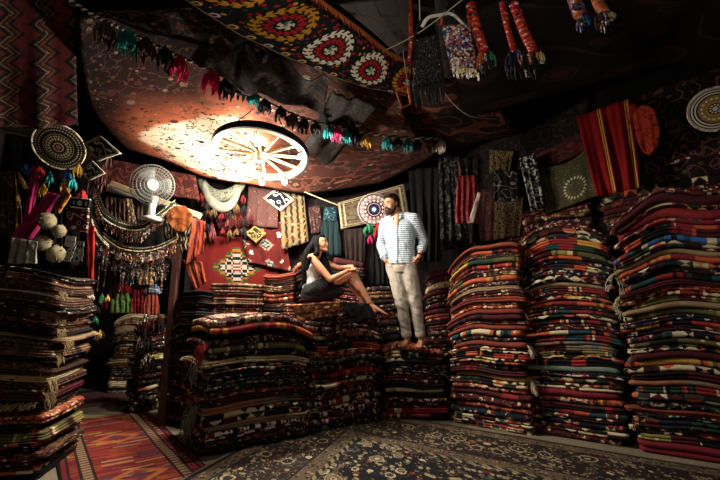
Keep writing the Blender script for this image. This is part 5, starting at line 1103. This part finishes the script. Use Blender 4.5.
hang('wall_rug', [(466, 128), (590, 92), (590, 210), (466, 240)], scroll_mat('black wall rug', '#0e0a0a', '#2e1c18', 12, .05), 'black figured rug on the wall behind the olive textile', 'rug', rw, .04, folds=.006, nf=2, seed=93)
disc_thing('round_medallion', rw(715, 109, .3), .215, RWN+Vector((0, 0, -.2)), disc_mat('white gold medallion', [(.1, '#c8c0b0'), (.26, '#14161c'), (.34, '#a87c34'), (.62, '#8c6a34'), (.68, '#1c1a18'), (.74, '#c8c0b0'), (.80, '#1c1a18'), (.86, '#c8c0b0'), (.91, '#1c1a18'), (1.0, '#b8b0a0')], [(.18, .06, 10), (.48, .06, 16)], '#d0c4a8'), 'round white-ringed gold medallion at the upper right edge', 'medallion', rim=BEADS_W)
# draped pieces on the piles
def drape(name, quad, mat, label, cat='cloth', **kw):
    c = [at(x, y, Y) for x, y, Y in quad]; return tag(cloth_mb(c, **kw).build(name, mat), label, cat)
M_ORC = scroll_mat('orange patterned cloth', '#4a220e', '#8a5a30', 18, .07, [('#1c1412', 3), ('#c8a068', 2)])
drape('patterned_cloth', [(290, 306, 4.06), (346, 301, 4.29), (346, 313, 4.27), (298, 323, 4.05)], M_ORC, 'orange and cream patterned cloth spread under the woman over the pile edge', folds=.012, nf=5, seed=95, nu=36)
drape('black_cloth', [(340, 302, 4.25), (368, 304, 4.42), (376, 317, 4.41), (348, 325, 4.25)], BLACK_C, "black cloth hanging over the pile edge below the woman's ankles", folds=.02, nf=3, seed=96, nu=30)
# ------------------------------------------------------------------ people
def fused(mb, name, mat, parent, voxel=.006, smooth=6, disp=None, label=None):
    me = bpy.data.meshes.new('t'); me.from_pydata(mb.v, [], mb.f); me.update()
    o = bpy.data.objects.new('t', me); col.objects.link(o)
    r = o.modifiers.new('r', 'REMESH'); r.mode = 'VOXEL'; r.voxel_size = voxel; r.use_smooth_shade = True
    s_ = o.modifiers.new('s', 'SMOOTH'); s_.factor = .5; s_.iterations = smooth
    dg = bpy.context.evaluated_depsgraph_get(); dg.update(); m2 = bpy.data.meshes.new_from_object(o.evaluated_get(dg))
    col.objects.unlink(o); bpy.data.objects.remove(o)
    if disp:
        ns = [v.normal.copy() for v in m2.vertices]
        for v, n in zip(m2.vertices, ns): v.co = v.co+n*disp(v.co)
    for p in m2.polygons: p.use_smooth = True
    m2.materials.clear(); m2.materials.append(mat); m2.name = name
    q = bpy.data.objects.new(name, m2); col.objects.link(q); q.parent = parent
    if label: q['label'] = label
    return q
def chain(mb, pts, rs):
    for i in range(len(pts)-1): mb.cone(pts[i], pts[i+1], rs[i], rs[i+1])
def hand(mb, wrist, d, n, side, L=.18, curl=(.2, .35, .3), spread=.12):
    """d: toward the fingers, n: out of the back of the hand, side: +1/-1 where the thumb leaves"""
    w = Vector(wrist); d = Vector(d).normalized(); n = Vector(n); n = (n-d*n.dot(d)).normalized(); s = d.cross(n)*side; k = L/.18
    for a in (-.028, -.009, .010, .027): mb.cone(w+d*.008*k+s*a*.5*k, w+d*.088*k+s*a*k, .015*k, .0125*k, 8)
    for i, (a, ln) in enumerate(((.029, .070), (.010, .080), (-.010, .075), (-.029, .058))):
        p = w+d*.088*k+s*a*k; ang = (i-1.5)*-spread*.6; dd = (d*math.cos(ang)+s*math.sin(ang)).normalized(); an = 0
        for q, (f, r) in enumerate(((.45, .0092), (.3, .0082), (.25, .0074))):
            an += curl[q]+.06*i; e = p+(dd*math.cos(an)-n*math.sin(an))*ln*f*k; mb.cone(p, e, r*k, (r-.0007)*k, 8); p = e
    p = w+d*.025*k+s*.024*k; a = (d*.62+s*.75-n*.2).normalized(); e = p+a*.040*k; mb.cone(p, e, .0125*k, .011*k, 8); a2 = (d*.9+s*.35-n*.3).normalized(); e2 = e+a2*.030*k; mb.cone(e, e2, .010*k, .0088*k, 8); mb.cone(e2, e2+(a2-n*.2).normalized()*.022*k, .0088*k, .0078*k, 8)
def foot(mb, ankle, toe, k=1.0):
    a = Vector(ankle); t = Vector(toe); d = Vector((t.x-a.x, t.y-a.y, 0)).normalized(); s = Vector((0, 0, 1)).cross(d); z = t.z
    heel = Vector((a.x, a.y, z+.022))-d*.035; mb.cone(a, heel, .038*k, .030*k); mb.cone(heel, Vector((a.x, a.y, z+.02))+d*.07, .028*k, .026*k)
    b = Vector((t.x, t.y, z+.004))-d*.045
    for o_ in (-.026, 0, .026): mb.cone(Vector((a.x, a.y, z+.04)), b+s*o_, .034*k, .016*k)
    for i, o_ in enumerate((-.034, -.016, -.001, .014, .029)):
        L = (.028, .036, .040, .044, .046)[i]; r = (.0085, .009, .0095, .010, .014)[i]
        if k < 0: L = L
        mb.cone(b+s*o_, b+s*o_*1.05+d*L, r, r*.9, 8)
class Head:
    def __init__(s, c, F, up=(0, 0, 1), k=1.0):
        s.c = Vector(c); s.F = Vector(F).normalized(); u = Vector(up); s.U = (u-s.F*u.dot(s.F)).normalized(); s.R = s.F.cross(s.U); s.k = k
        s.M = Matrix((s.R, s.F, s.U)).transposed()
    def p(s, x, y, z): return s.c+(s.R*x+s.F*y+s.U*z)*s.k
    def ball(s, mb, x, y, z, r, n=14, k=10): mb.ball(s.p(x, y, z), tuple(q*s.k for q in r), n, k, s.M)
    def shape(s, mb, jaw=.052, neck=None, nr=.055, nose=1.0):
        s.ball(mb, 0, -.010, .030, (.076, .094, .088), 20, 14)
        s.ball(mb, 0, .035, -.010, (.063, .055, .075)); s.ball(mb, 0, .030, .035, (.066, .060, .055))
        mb.cone(s.p(.030, .0, -.055), s.p(.012, .062, -.095), jaw*.62*s.k, .022*s.k); mb.cone(s.p(-.030, .0, -.055), s.p(-.012, .062, -.095), jaw*.62*s.k, .022*s.k)
        s.ball(mb, 0, .066, -.094, (.022, .018, .016)); s.ball(mb, .034, .058, -.018, (.022, .020, .018)); s.ball(mb, -.034, .058, -.018, (.022, .020, .018))
        mb.cone(s.p(0, .085, .018), s.p(0, .105*(.96+.04*nose), -.022), .0085*s.k, .0115*s.k, 10); s.ball(mb, .010, .094, -.027, (.009, .010, .008), 8, 6); s.ball(mb, -.010, .094, -.027, (.009, .010, .008), 8, 6)
        mb.cone(s.p(.028, .082, .028), s.p(-.028, .082, .028), .010*s.k, .010*s.k, 10)
        s.ball(mb, 0, .082, -.060, (.022, .012, .012))
        for q in (-1, 1): s.ball(mb, q*.076, -.006, -.004, (.010, .020, .032), 10, 8)
        if neck is not None: mb.cone(s.p(0, -.025, -.05), neck, nr, nr*1.08)
    def face(s, body, browm, irism, lipm, sc=1.0, smile=0.0):
        for q in (-1, 1):
            e = MB(); s.ball(e, q*.030, .079, .004, (.0125, .008, .0068), 12, 8); eo = e.build('eye', EYE_W, body)
            i_ = MB(); s.ball(i_, q*.031+.0, .0862, .003, (.0056, .003, .0058), 10, 6); i_.build('iris', irism, eo)
            l = MB(); l.tube([s.p(q*.018, .086, .009), s.p(q*.030, .090, .0125), s.p(q*.042, .083, .009)], .0022*s.k, 6); l.build('upper_lid', browm, eo)
            b = MB(); b.tube([s.p(q*.012, .094, .026), s.p(q*.026, .095, .033), s.p(q*.044, .083, .028)], [.0028*s.k, .0042*s.k*sc, .002*s.k], 6); b.build('eyebrow', browm, body)
        m = MB(); m.tube([s.p(-.024, .086, -.057+smile), s.p(-.010, .0955, -.058), s.p(0, .097, -.0585), s.p(.010, .0955, -.058), s.p(.024, .086, -.057+smile)], [.002*s.k, .0042*s.k, .0045*s.k, .0042*s.k, .002*s.k], 8); m.build('lips', lipm, body)
def skin(name, a, b):
    g = NT(name); n = g.noise(g.obj(), 26, 3); bsdf = g.mix(n, hexc(a), hexc(b)); m = g.done(bsdf, .5, spec=.4, bump=n, bstr=.06, bdist=.003)
    p = [x for x in g.t.nodes if x.type == 'BSDF_PRINCIPLED'][0]; p.inputs['Subsurface Weight'].default_value = .12; p.inputs['Subsurface Radius'].default_value = (.012, .005, .003); return m
SK_M = skin('tanned skin', '#cf9674', '#bd8262'); SK_W = skin('warm skin', '#c88c68', '#b67a58')
EYE_W = plain('eye white', '#d8d0c8', .25, spec=.6); IRIS = plain('dark iris', '#1c100a', .2, spec=.7); LIP_M = plain('man lips', '#8a5044', .45); LIP_W = plain('woman lips', '#a8483e', .4)
def hairmat(name, h, rough=.45):
    g = NT(name); u, v, w_ = g.xyz(g.obj()); n = g.noise(g.vec(g.math('MULTIPLY', u, 6.0), g.math('MULTIPLY', v, 6.0), w_), 30, 3)
    return g.done(g.mix(n, hexc(h), hexc(h, 1.5)), rough, bump=n, bstr=.6, bdist=.004, spec=.1)
H_BLK = hairmat('black hair', '#050304', .8); H_BRN = hairmat('dark brown hair', '#1e130d', .6)

# --- the man
MY = 4.76; mo_ = at(415, 346, MY); mz = Mp.world(*( (Matrix.Rotation(0, 3, 'Z') @ Vector((mo_.x-.62, mo_.y-4.68, 0)))[:2] )).z
man = empty('person', (mo_.x, MY, mz)); tag(man, 'bearded man standing barefoot, hands in pockets, striped pale shirt and beige trousers', 'person')
S = 1.0
hipL, hipR = Vector((-.225, .03, .92)), Vector((-.065, -.03, .92)); knL, knR = Vector((-.150, -.035, .50)), Vector((.010, -.045, .50)); anL, anR = Vector((-.085, .04, .085)), Vector((.070, -.01, .085))
toL, toR = Vector((-.185, -.135, 0)), Vector((.0, -.215, 0)); nb = Vector((-.165, -.01, 1.53)); shL, shR = Vector((-.325, .07, 1.455)), Vector((.020, -.075, 1.485))
elL, elR = Vector((-.375, .10, 1.19)), Vector((.135, -.02, 1.22)); wrL, wrR = Vector((-.325, -.02, .985)), Vector((.055, -.125, 1.02))
ax = (shR-shL).normalized()
def torso(mb, secs, up=ax, n=24): mb.tube([Vector(c) for c, _, _ in secs], [(a, b) for _, a, b in secs], n, up=up)
mb = MB()
torso(mb, [((-.145, 0, .86), .12, .09), ((-.145, 0, .95), .15, .105), ((-.135, 0, 1.10), .135, .095), ((-.145, 0, 1.30), .165, .11), ((-.155, 0, 1.42), .16, .095), ((-.16, 0, 1.49), .11, .075), (tuple(nb), .062, .058)])
mb.cone(shL, shL.lerp(nb, .5), .052, .055); mb.cone(shR, shR.lerp(nb, .5), .052, .055)
chain(mb, [shL, elL, wrL], [.050, .038, .027]); chain(mb, [shR, elR, wrR], [.050, .040, .028])
chain(mb, [hipL, knL, anL], [.082, .053, .036]); chain(mb, [hipR, knR, anR], [.082, .053, .036])
mb.cone(knL+Vector((0, .02, -.06)), anL+Vector((0, .01, .12)), .052, .036); mb.cone(knR+Vector((0, .02, -.06)), anR+Vector((0, .01, .12)), .052, .036)
foot(mb, anL, toL, 1.0); foot(mb, anR, toR, 1.0)
hand(mb, wrL, (.55, .0, -.85), (-.8, -.5, 0), 1, .18); hand(mb, wrR, (-.55, .30, -.8), (.7, -.7, 0), -1, .18)
HM = Head((-.250, -.045, 1.672), (-.80, -.56, -.20), (.10, 0, 1), 1.0); HM.shape(mb, .062, nb+Vector((.0, -.0, -.02)), .056)
mb.cone(nb+Vector((-.02, -.05, -.02)), Vector((-.195, -.095, 1.40)), .045, .035)
mbody = fused(mb, 'body', SK_M, man, .0062, 5)
HM.face(mbody, H_BRN, IRIS, LIP_M, 1.15)
h = MB(); HM.ball(h, 0, -.022, .048, (.081, .092, .088), 20, 14); HM.ball(h, 0, .040, .098, (.060, .045, .030)); HM.ball(h, 0, -.055, -.005, (.066, .052, .06))
for q in (-1, 1): h.cone(HM.p(q*.074, .010, .04), HM.p(q*.074, .012, -.02), .011, .008)
fused(h, 'hair', H_BRN, man, .006, 3, lambda c: .004*mn.noise(c*60))
h = MB()
for q in (-1, 1): chain(h, [HM.p(q*.070, .010, -.02), HM.p(q*.060, .018, -.062), HM.p(q*.034, .056, -.098), HM.p(0, .074, -.108)], [.012, .022, .024, .026])
chain(h, [HM.p(.030, .078, -.060), HM.p(.014, .091, -.043), HM.p(-.014, .091, -.043), HM.p(-.030, .078, -.060)], [.010, .009, .009, .010]); HM.ball(h, 0, .080, -.088, (.034, .018, .022))
for q in (-1, 1): h.cone(HM.p(q*.032, .076, -.06), HM.p(q*.034, .062, -.092), .012, .016)
fused(h, 'beard', H_BRN, man, .005, 2, lambda c: .003*mn.noise(c*80))
def folds(c, k=1.0, f=9): return k*(.006*mn.noise(Vector((c.x*f*1.4, c.y*f*1.4, c.z*f)))+.004*mn.noise(Vector((c.x*22, c.y*22, c.z*30+c.x*18))))
g = NT('striped shirt'); x, y, z = g.xyz(g.obj()); n = g.noise(g.obj(), 60, 3); w_ = g.math('ADD', z, g.math('MULTIPLY', g.noise(g.obj(), 4, 1), .02)); f = g.fract(g.math('DIVIDE', w_, .024)); da = g.fract(g.math('DIVIDE', g.math('ADD', x, y), .03))
c = g.mix(g.math('MULTIPLY', g.math('GREATER_THAN', f, .62), g.math('GREATER_THAN', da, .18)), hexc('#c2ccd4'), hexc('#4c5a66')); SHIRT = g.done(c, .85, bump=n, bstr=.15, sheen=.1)
mb = MB()
torso(mb, [((-.150, -.005, .925), .180, .125), ((-.148, 0, .98), .178, .128), ((-.14, 0, 1.10), .165, .120), ((-.148, 0, 1.28), .190, .130), ((-.155, 0, 1.40), .195, .118), ((-.158, 0, 1.47), .150, .095), ((-.160, 0, 1.515), .085, .070)])
mb.cone(shL, shL.lerp(nb, .55), .070, .066); mb.cone(shR, shR.lerp(nb, .55), .070, .066)
cuL = elL.lerp(wrL, .82); cuR = elR.lerp(wrR, .55)
chain(mb, [shL, elL, cuL], [.070, .056, .050]); chain(mb, [shR, elR, cuR], [.072, .058, .050])
sh = fused(mb, 'shirt', SHIRT, man, .007, 5, lambda c: folds(c, 1.3, 8))
for nm, p, d in (('cuff', cuL, wrL-elL), ('cuff', cuR, wrR-elR)):
    t = d.normalized(); k = MB(); k.tube([p-t*.035, p-t*.02, p+t*.012], [.056, .058, .055], 18); k.build(nm, SHIRT, sh)
cl = MB(); cn = nb+Vector((-.004, -.004, -.01))
def neckpt(a, r, z): return cn+ax*math.cos(a)*r+Vector((-.40, -.90, 0)).normalized()*-math.sin(a)*r+Vector((0, 0, z))
vs = []; uvs = []; nn = 22
for j, (r, z) in enumerate(((.068, .045), (.080, .030), (.100, -.012))):
    for i in range(nn+1):
        a = -PI/2+.42+(2*PI-.84)*i/nn; dip = -.055*max(0, -math.sin(a))**2*(1 if j else .6); vs.append(neckpt(a, r, z+dip)); uvs.append((i/nn, j))
cl.add(vs, [(j*(nn+1)+i, j*(nn+1)+i+1, (j+1)*(nn+1)+i+1, (j+1)*(nn+1)+i) for j in range(2) for i in range(nn)], uvs); co_ = cl.build('collar', SHIRT, sh); md = co_.modifiers.new('t', 'SOLIDIFY'); md.thickness = .006
ff = Vector((-.40, -.90, 0)).normalized(); pk = MB(); pts = []
for i in range(9):
    z = 1.40-i*.056; w = .126+(.006 if i < 4 else 0); pts.append(Vector((-.152, 0, z))+ff*w)
pk.tube(pts, [(.017, .006)]*9, 8, up=ax); pk.build('button_placket', SHIRT, sh)
vn = MB(); a_ = [nb+Vector((0, 0, -.01))+ff*.064+ax*-.03, nb+Vector((0, 0, -.01))+ff*.064+ax*.03, Vector((-.155, 0, 1.385))+ff*.128]
TR = NT('beige trousers'); n = TR.noise(TR.obj(), 9, 3); TROU = TR.done(TR.mix(n, hexc('#b5aa9c'), hexc('#988d80')), .85, bump=TR.noise(TR.obj(), 90, 2), bstr=.15, sheen=.1)
mb = MB()
torso(mb, [((-.145, 0, .84), .130, .100), ((-.145, 0, .90), .160, .118), ((-.145, 0, .98), .158, .115), ((-.14, 0, 1.03), .145, .108)])
chain(mb, [hipL, knL, anL+Vector((0, 0, .03))], [.103, .076, .056]); chain(mb, [hipR, knR, anR+Vector((0, 0, .03))], [.106, .078, .057])
mb.cone(wrL+Vector((.055, .01, -.03)), wrL+Vector((.085, .0, -.13)), .044, .036); mb.cone(wrR+Vector((-.055, .04, -.03)), wrR+Vector((-.075, .05, -.14)), .044, .036)
tr = fused(mb, 'trousers', TROU, man, .007, 5, lambda c: folds(c, 1.5, 8)+.004*math.sin(c.z*55+c.x*22)*max(0, 1-abs(c.z-.5)/.2)+.004*math.sin(c.z*80+c.x*30)*max(0, 1-abs(c.z-.16)/.14))
for a, kn in ((anL, knL), (anR, knR)):
    t = (kn-a).normalized(); k = MB(); k.tube([a+t*.015, a+t*.03, a+t*.07, a+t*.075], [.058, .061, .062, .059], 20); k.build('trouser_cuff', TROU, tr)
t = (wrR-elR).normalized(); k = MB(); p = wrR-t*.02; k.tube([p-t*.012, p+t*.012], [.034, .034], 16); wa = k.build('wristwatch', IRON, man); k = MB(); k.ball(p+Vector((.018, -.030, .005)), (.018, .012, .018), 12, 8); k.build('watch_face', plain('watch glass', '#20242a', .15, .2, spec=.8), wa)

# --- the woman
WY = 4.62; K = .0118
def wp(px, py, y): return Vector(((px-315)*K, y, (300-py)*K))
wo = at(315, 300, WY); woman = empty('person', (wo.x, WY, wo.z)); tag(woman, 'seated woman with long black hair, white sleeveless top, dark skirt, hands on knee', 'person')
hp = wp(312, 291, 0); wa_ = wp(311, 281, .0); ch = wp(311, 269, .0); shN, shF = wp(312, 260, -.135), wp(317, 259.5, .13); nbw = wp(316, 256, .0)
elN, wrN = wp(331, 281.5, -.20), wp(348, 272.5, -.14); elF, wrF = wp(337, 268, .10), wp(351, 267.5, -.02)
kn1, an1, to1 = wp(351, 274.5, -.05), wp(369, 304.5, -.06), wp(384, 312.5, -.10); kn2, an2, to2 = wp(349, 276, .09), wp(361, 304, .04), wp(374, 312, .04)
axw = Vector((.12, .99, 0)).normalized()
mb = MB()
torso(mb, [(tuple(wp(311, 294, 0)), .10, .08), (tuple(hp), .135, .10), (tuple(wa_), .095, .075), (tuple(ch), .115, .085), (tuple(wp(312, 262, 0)), .11, .065), (tuple(wp(314, 258, 0)), .07, .05), (tuple(nbw), .043, .043)], axw)
mb.cone(shN, shN.lerp(nbw, .6), .038, .040); mb.cone(shF, shF.lerp(nbw, .6), .038, .040); mb.ball(wp(316, 269.5, -.055), .052); mb.ball(wp(317, 269.5, .055), .052)
chain(mb, [shN, shN.lerp(elN, .5), elN, wrN], [.045, .043, .034, .022]); chain(mb, [shF, shF.lerp(elF, .5), elF, wrF], [.042, .038, .031, .021]); mb.cone(elN.lerp(wrN, .15), elN.lerp(wrN, .5), .034, .028)
chain(mb, [hp+Vector((.02, -.07, -.01)), kn1], [.085, .056]); chain(mb, [hp+Vector((.02, .07, -.01)), kn2], [.085, .056])
for kn, an in ((kn1, an1), (kn2, an2)):
    chain(mb, [kn, an], [.052, .030]); mb.cone(kn.lerp(an, .18)+Vector((-.018, 0, -.01)), kn.lerp(an, .45)+Vector((-.014, 0, -.01)), .046, .042)
def wfoot(mb, an, to):
    d = (to-an).normalized(); s = Vector((0, 0, 1)).cross(d).normalized(); up = d.cross(s)*-1 if d.cross(s).z < 0 else d.cross(s)
    heel = an-d*.03-up*.045; mb.cone(an, heel, .032, .025); mb.cone(heel, an+d*.08-up*.040, .024, .020); b = to-d*.035-up*.010
    for o_ in (-.02, 0, .02): mb.cone(an+up*-.005, b+s*o_, .028, .013)
    for i, o_ in enumerate((-.028, -.014, 0, .013, .026)): mb.cone(b+s*o_, b+s*o_+d*(.026+.004*i), (.007, .0075, .008, .0085, .011)[i], .0065, 8)
wfoot(mb, an1, to1); wfoot(mb, an2, to2)
hand(mb, wrN, (.75, .25, .22), (-.1, -.3, .9), -1, .16, (.5, .4, .3)); hand(mb, wrF, (.62, -.30, -.80), (.7, -.4, .5), 1, .165, (.25, .3, .2), .2)
HW = Head(wp(319.5, 245.5, .0), (.90, -.36, .24), (-.18, 0, 1), .90); HW.shape(mb, .046, nbw+Vector((0, 0, -.01)), .041, .6)
wbody = fused(mb, 'body', SK_W, woman, .0055, 5)
HW.face(wbody, H_BLK, IRIS, LIP_W, .8, .004)
sm = MB(); sm.tube([HW.p(-.013, .0935, -.0565), HW.p(0, .0965, -.0580), HW.p(.013, .0935, -.0565)], [.0012, .0026, .0012], 6); sm.build('teeth', plain('teeth', '#e8e0d4', .3), wbody)
h = MB(); HW.ball(h, 0, -.026, .050, (.084, .092, .086), 20, 14); HW.ball(h, 0, -.06, -.01, (.075, .055, .075)); HW.ball(h, 0, .035, .098, (.055, .045, .026))
bk_ = [HW.p(0, -.085, .03), wp(308, 253, .0), wp(305.5, 262, -.02), wp(305, 272, -.04), wp(306, 283, -.05)]
for o_ in (-.05, 0, .05): chain(h, [p+Vector((0, o_, 0)) for p in bk_], [.045, .048, .045, .038, .018])
chain(h, [HW.p(.074, -.01, .03), HW.p(.078, -.02, -.05), wp(317, 256, -.10), wp(311, 262, -.165), wp(308, 272, -.15)], [.022, .028, .032, .030, .014])
chain(h, [HW.p(-.074, .0, .03), HW.p(-.075, .0, -.05), wp(322, 258, .06), wp(326, 266, .04), wp(329, 276, .0), wp(331, 284, -.03)], [.022, .030, .036, .036, .030, .012])
chain(h, [wp(320, 256, .08), wp(322, 266, .08), wp(326, 277, .04)], [.035, .035, .02])
ho = fused(h, 'hair', H_BLK, woman, .007, 3, lambda c: .005*mn.noise(Vector((c.x*45, c.y*45, c.z*7))))
rr = random.Random(3); st_ = MB()
for i in range(60):
    o_ = rr.uniform(-.07, .07); ps = [p+Vector((rr.uniform(-.012, .012)-.02, o_+rr.uniform(-.01, .01), 0)) for p in bk_]; ps[0] = HW.p(rr.uniform(-.05, .05), -.075, rr.uniform(.0, .06)); ps[-1] = ps[-1]+Vector((rr.uniform(-.01, .02), 0, rr.uniform(-.06, .03)))
    st_.tube(smoothpath(ps, 10), .003, 4, cap=False)
st_.build('loose_strands', H_BLK, ho)
er = MB(); er.ball(HW.p(.082, -.002, -.044), .008, 8, 6); er.build('earring', BRASS, woman)
mb = MB()
torso(mb, [(tuple(wp(312, 288.5, 0)), .145, .112), (tuple(wp(311.5, 284, 0)), .118, .094), (tuple(wa_+Vector((0, 0, .02))), .108, .088), (tuple(ch), .128, .098), (tuple(wp(312.5, 263.5, 0)), .112, .074), (tuple(wp(313.5, 260.5, 0)), .095, .052)], axw)
mb.ball(wp(316.5, 269.8, -.055), .060); mb.ball(wp(317.5, 269.8, .055), .060)
TOPM = plain('white lace cotton', '#efe8e2', .9, nz=.12, scale=60)
fused(mb, 'top', TOPM, woman, .006, 4, lambda c: folds(c, .8, 9)+.006*math.sin(math.atan2(c.y, c.x+.05)*16)*max(0, 1-(c.z-.10)/.10 if c.z > .10 else 1))
mb = MB()
torso(mb, [(tuple(wp(312, 298.5, 0)), .16, .13), (tuple(wp(312, 293, 0)), .165, .125), (tuple(wp(311.5, 286.5, 0)), .122, .098)], axw)
kA, kB = hp.lerp(kn1, .72), hp.lerp(kn2, .72)
chain(mb, [hp+Vector((.0, -.07, -.01)), kA], [.105, .078]); chain(mb, [hp+Vector((.0, .07, -.01)), kB], [.105, .078]); chain(mb, [hp+Vector((.02, 0, -.01)), kA.lerp(kB, .5)], [.105, .076])
mb.cone(wp(316, 297, -.05), wp(339, 292, -.03), .07, .05); mb.cone(wp(316, 297, .05), wp(339, 292, .05), .07, .05)
fused(mb, 'skirt', plain('charcoal skirt', '#17171a', .9, nz=.3, scale=12), woman, .007, 5, lambda c: folds(c, 1.2, 9))
bc = MB(); t = (wrN-elN).normalized(); p = wrN-t*.015; bc.tube([p-t*.004, p+t*.004], [.0235, .0235], 14); bc.build('bracelet', plain('dark bracelet', '#2a1a14', .4), woman)
ab = MB(); t = (an1-kn1).normalized(); p = an1-t*.02; ab.tube([p-t*.003, p+t*.003], [.0325, .0325], 14); ab.build('anklet', IRON, woman)
# ------------------------------------------------------------------ camera and light
cam = bpy.data.cameras.new('camera'); co = bpy.data.objects.new('camera', cam); col.objects.link(co)
co.location = CAM; co.rotation_euler = (PI/2+PITCH, 0, 0); cam.sensor_width = 36; cam.lens = 20.0; cam.clip_start = .05
bpy.context.scene.camera = co
w = bpy.data.worlds.new('World'); bpy.context.scene.world = w; w.use_nodes = True
bg = w.node_tree.nodes['Background']; bg.inputs[0].default_value = (1.0, .93, .85, 1); bg.inputs[1].default_value = .06
def lamp(name, loc, energy, colr, rad):
    l = bpy.data.lights.new(name, 'POINT'); l.energy = energy; l.color = colr; l.shadow_soft_size = rad
    o = bpy.data.objects.new(name, l); col.objects.link(o); o.location = loc; return o
lamp('ceiling_lamp', (.1, 1.45, 3.05), 26, (1, .90, .78), .10)
l = bpy.data.lights.new('added_couple_spot', 'SPOT'); l.energy = 150; l.color = (1, .92, .82); l.spot_size = R_(30); l.spot_blend = .9; l.shadow_soft_size = .08  # added unseen spot, brightens the couple from the front
so_ = bpy.data.objects.new('added_couple_spot', l); col.objects.link(so_); so_.location = (-.2, 1.5, 3.1); tgt = Vector((.15, 4.7, 1.75)); so_.rotation_euler = (tgt-so_.location).to_track_quat('-Z', 'Y').to_euler()
sc = bpy.context.scene
sc.view_settings.view_transform = 'Standard'; sc.view_settings.look = 'None'; sc.view_settings.exposure = 0.0; sc.view_settings.gamma = 1.0
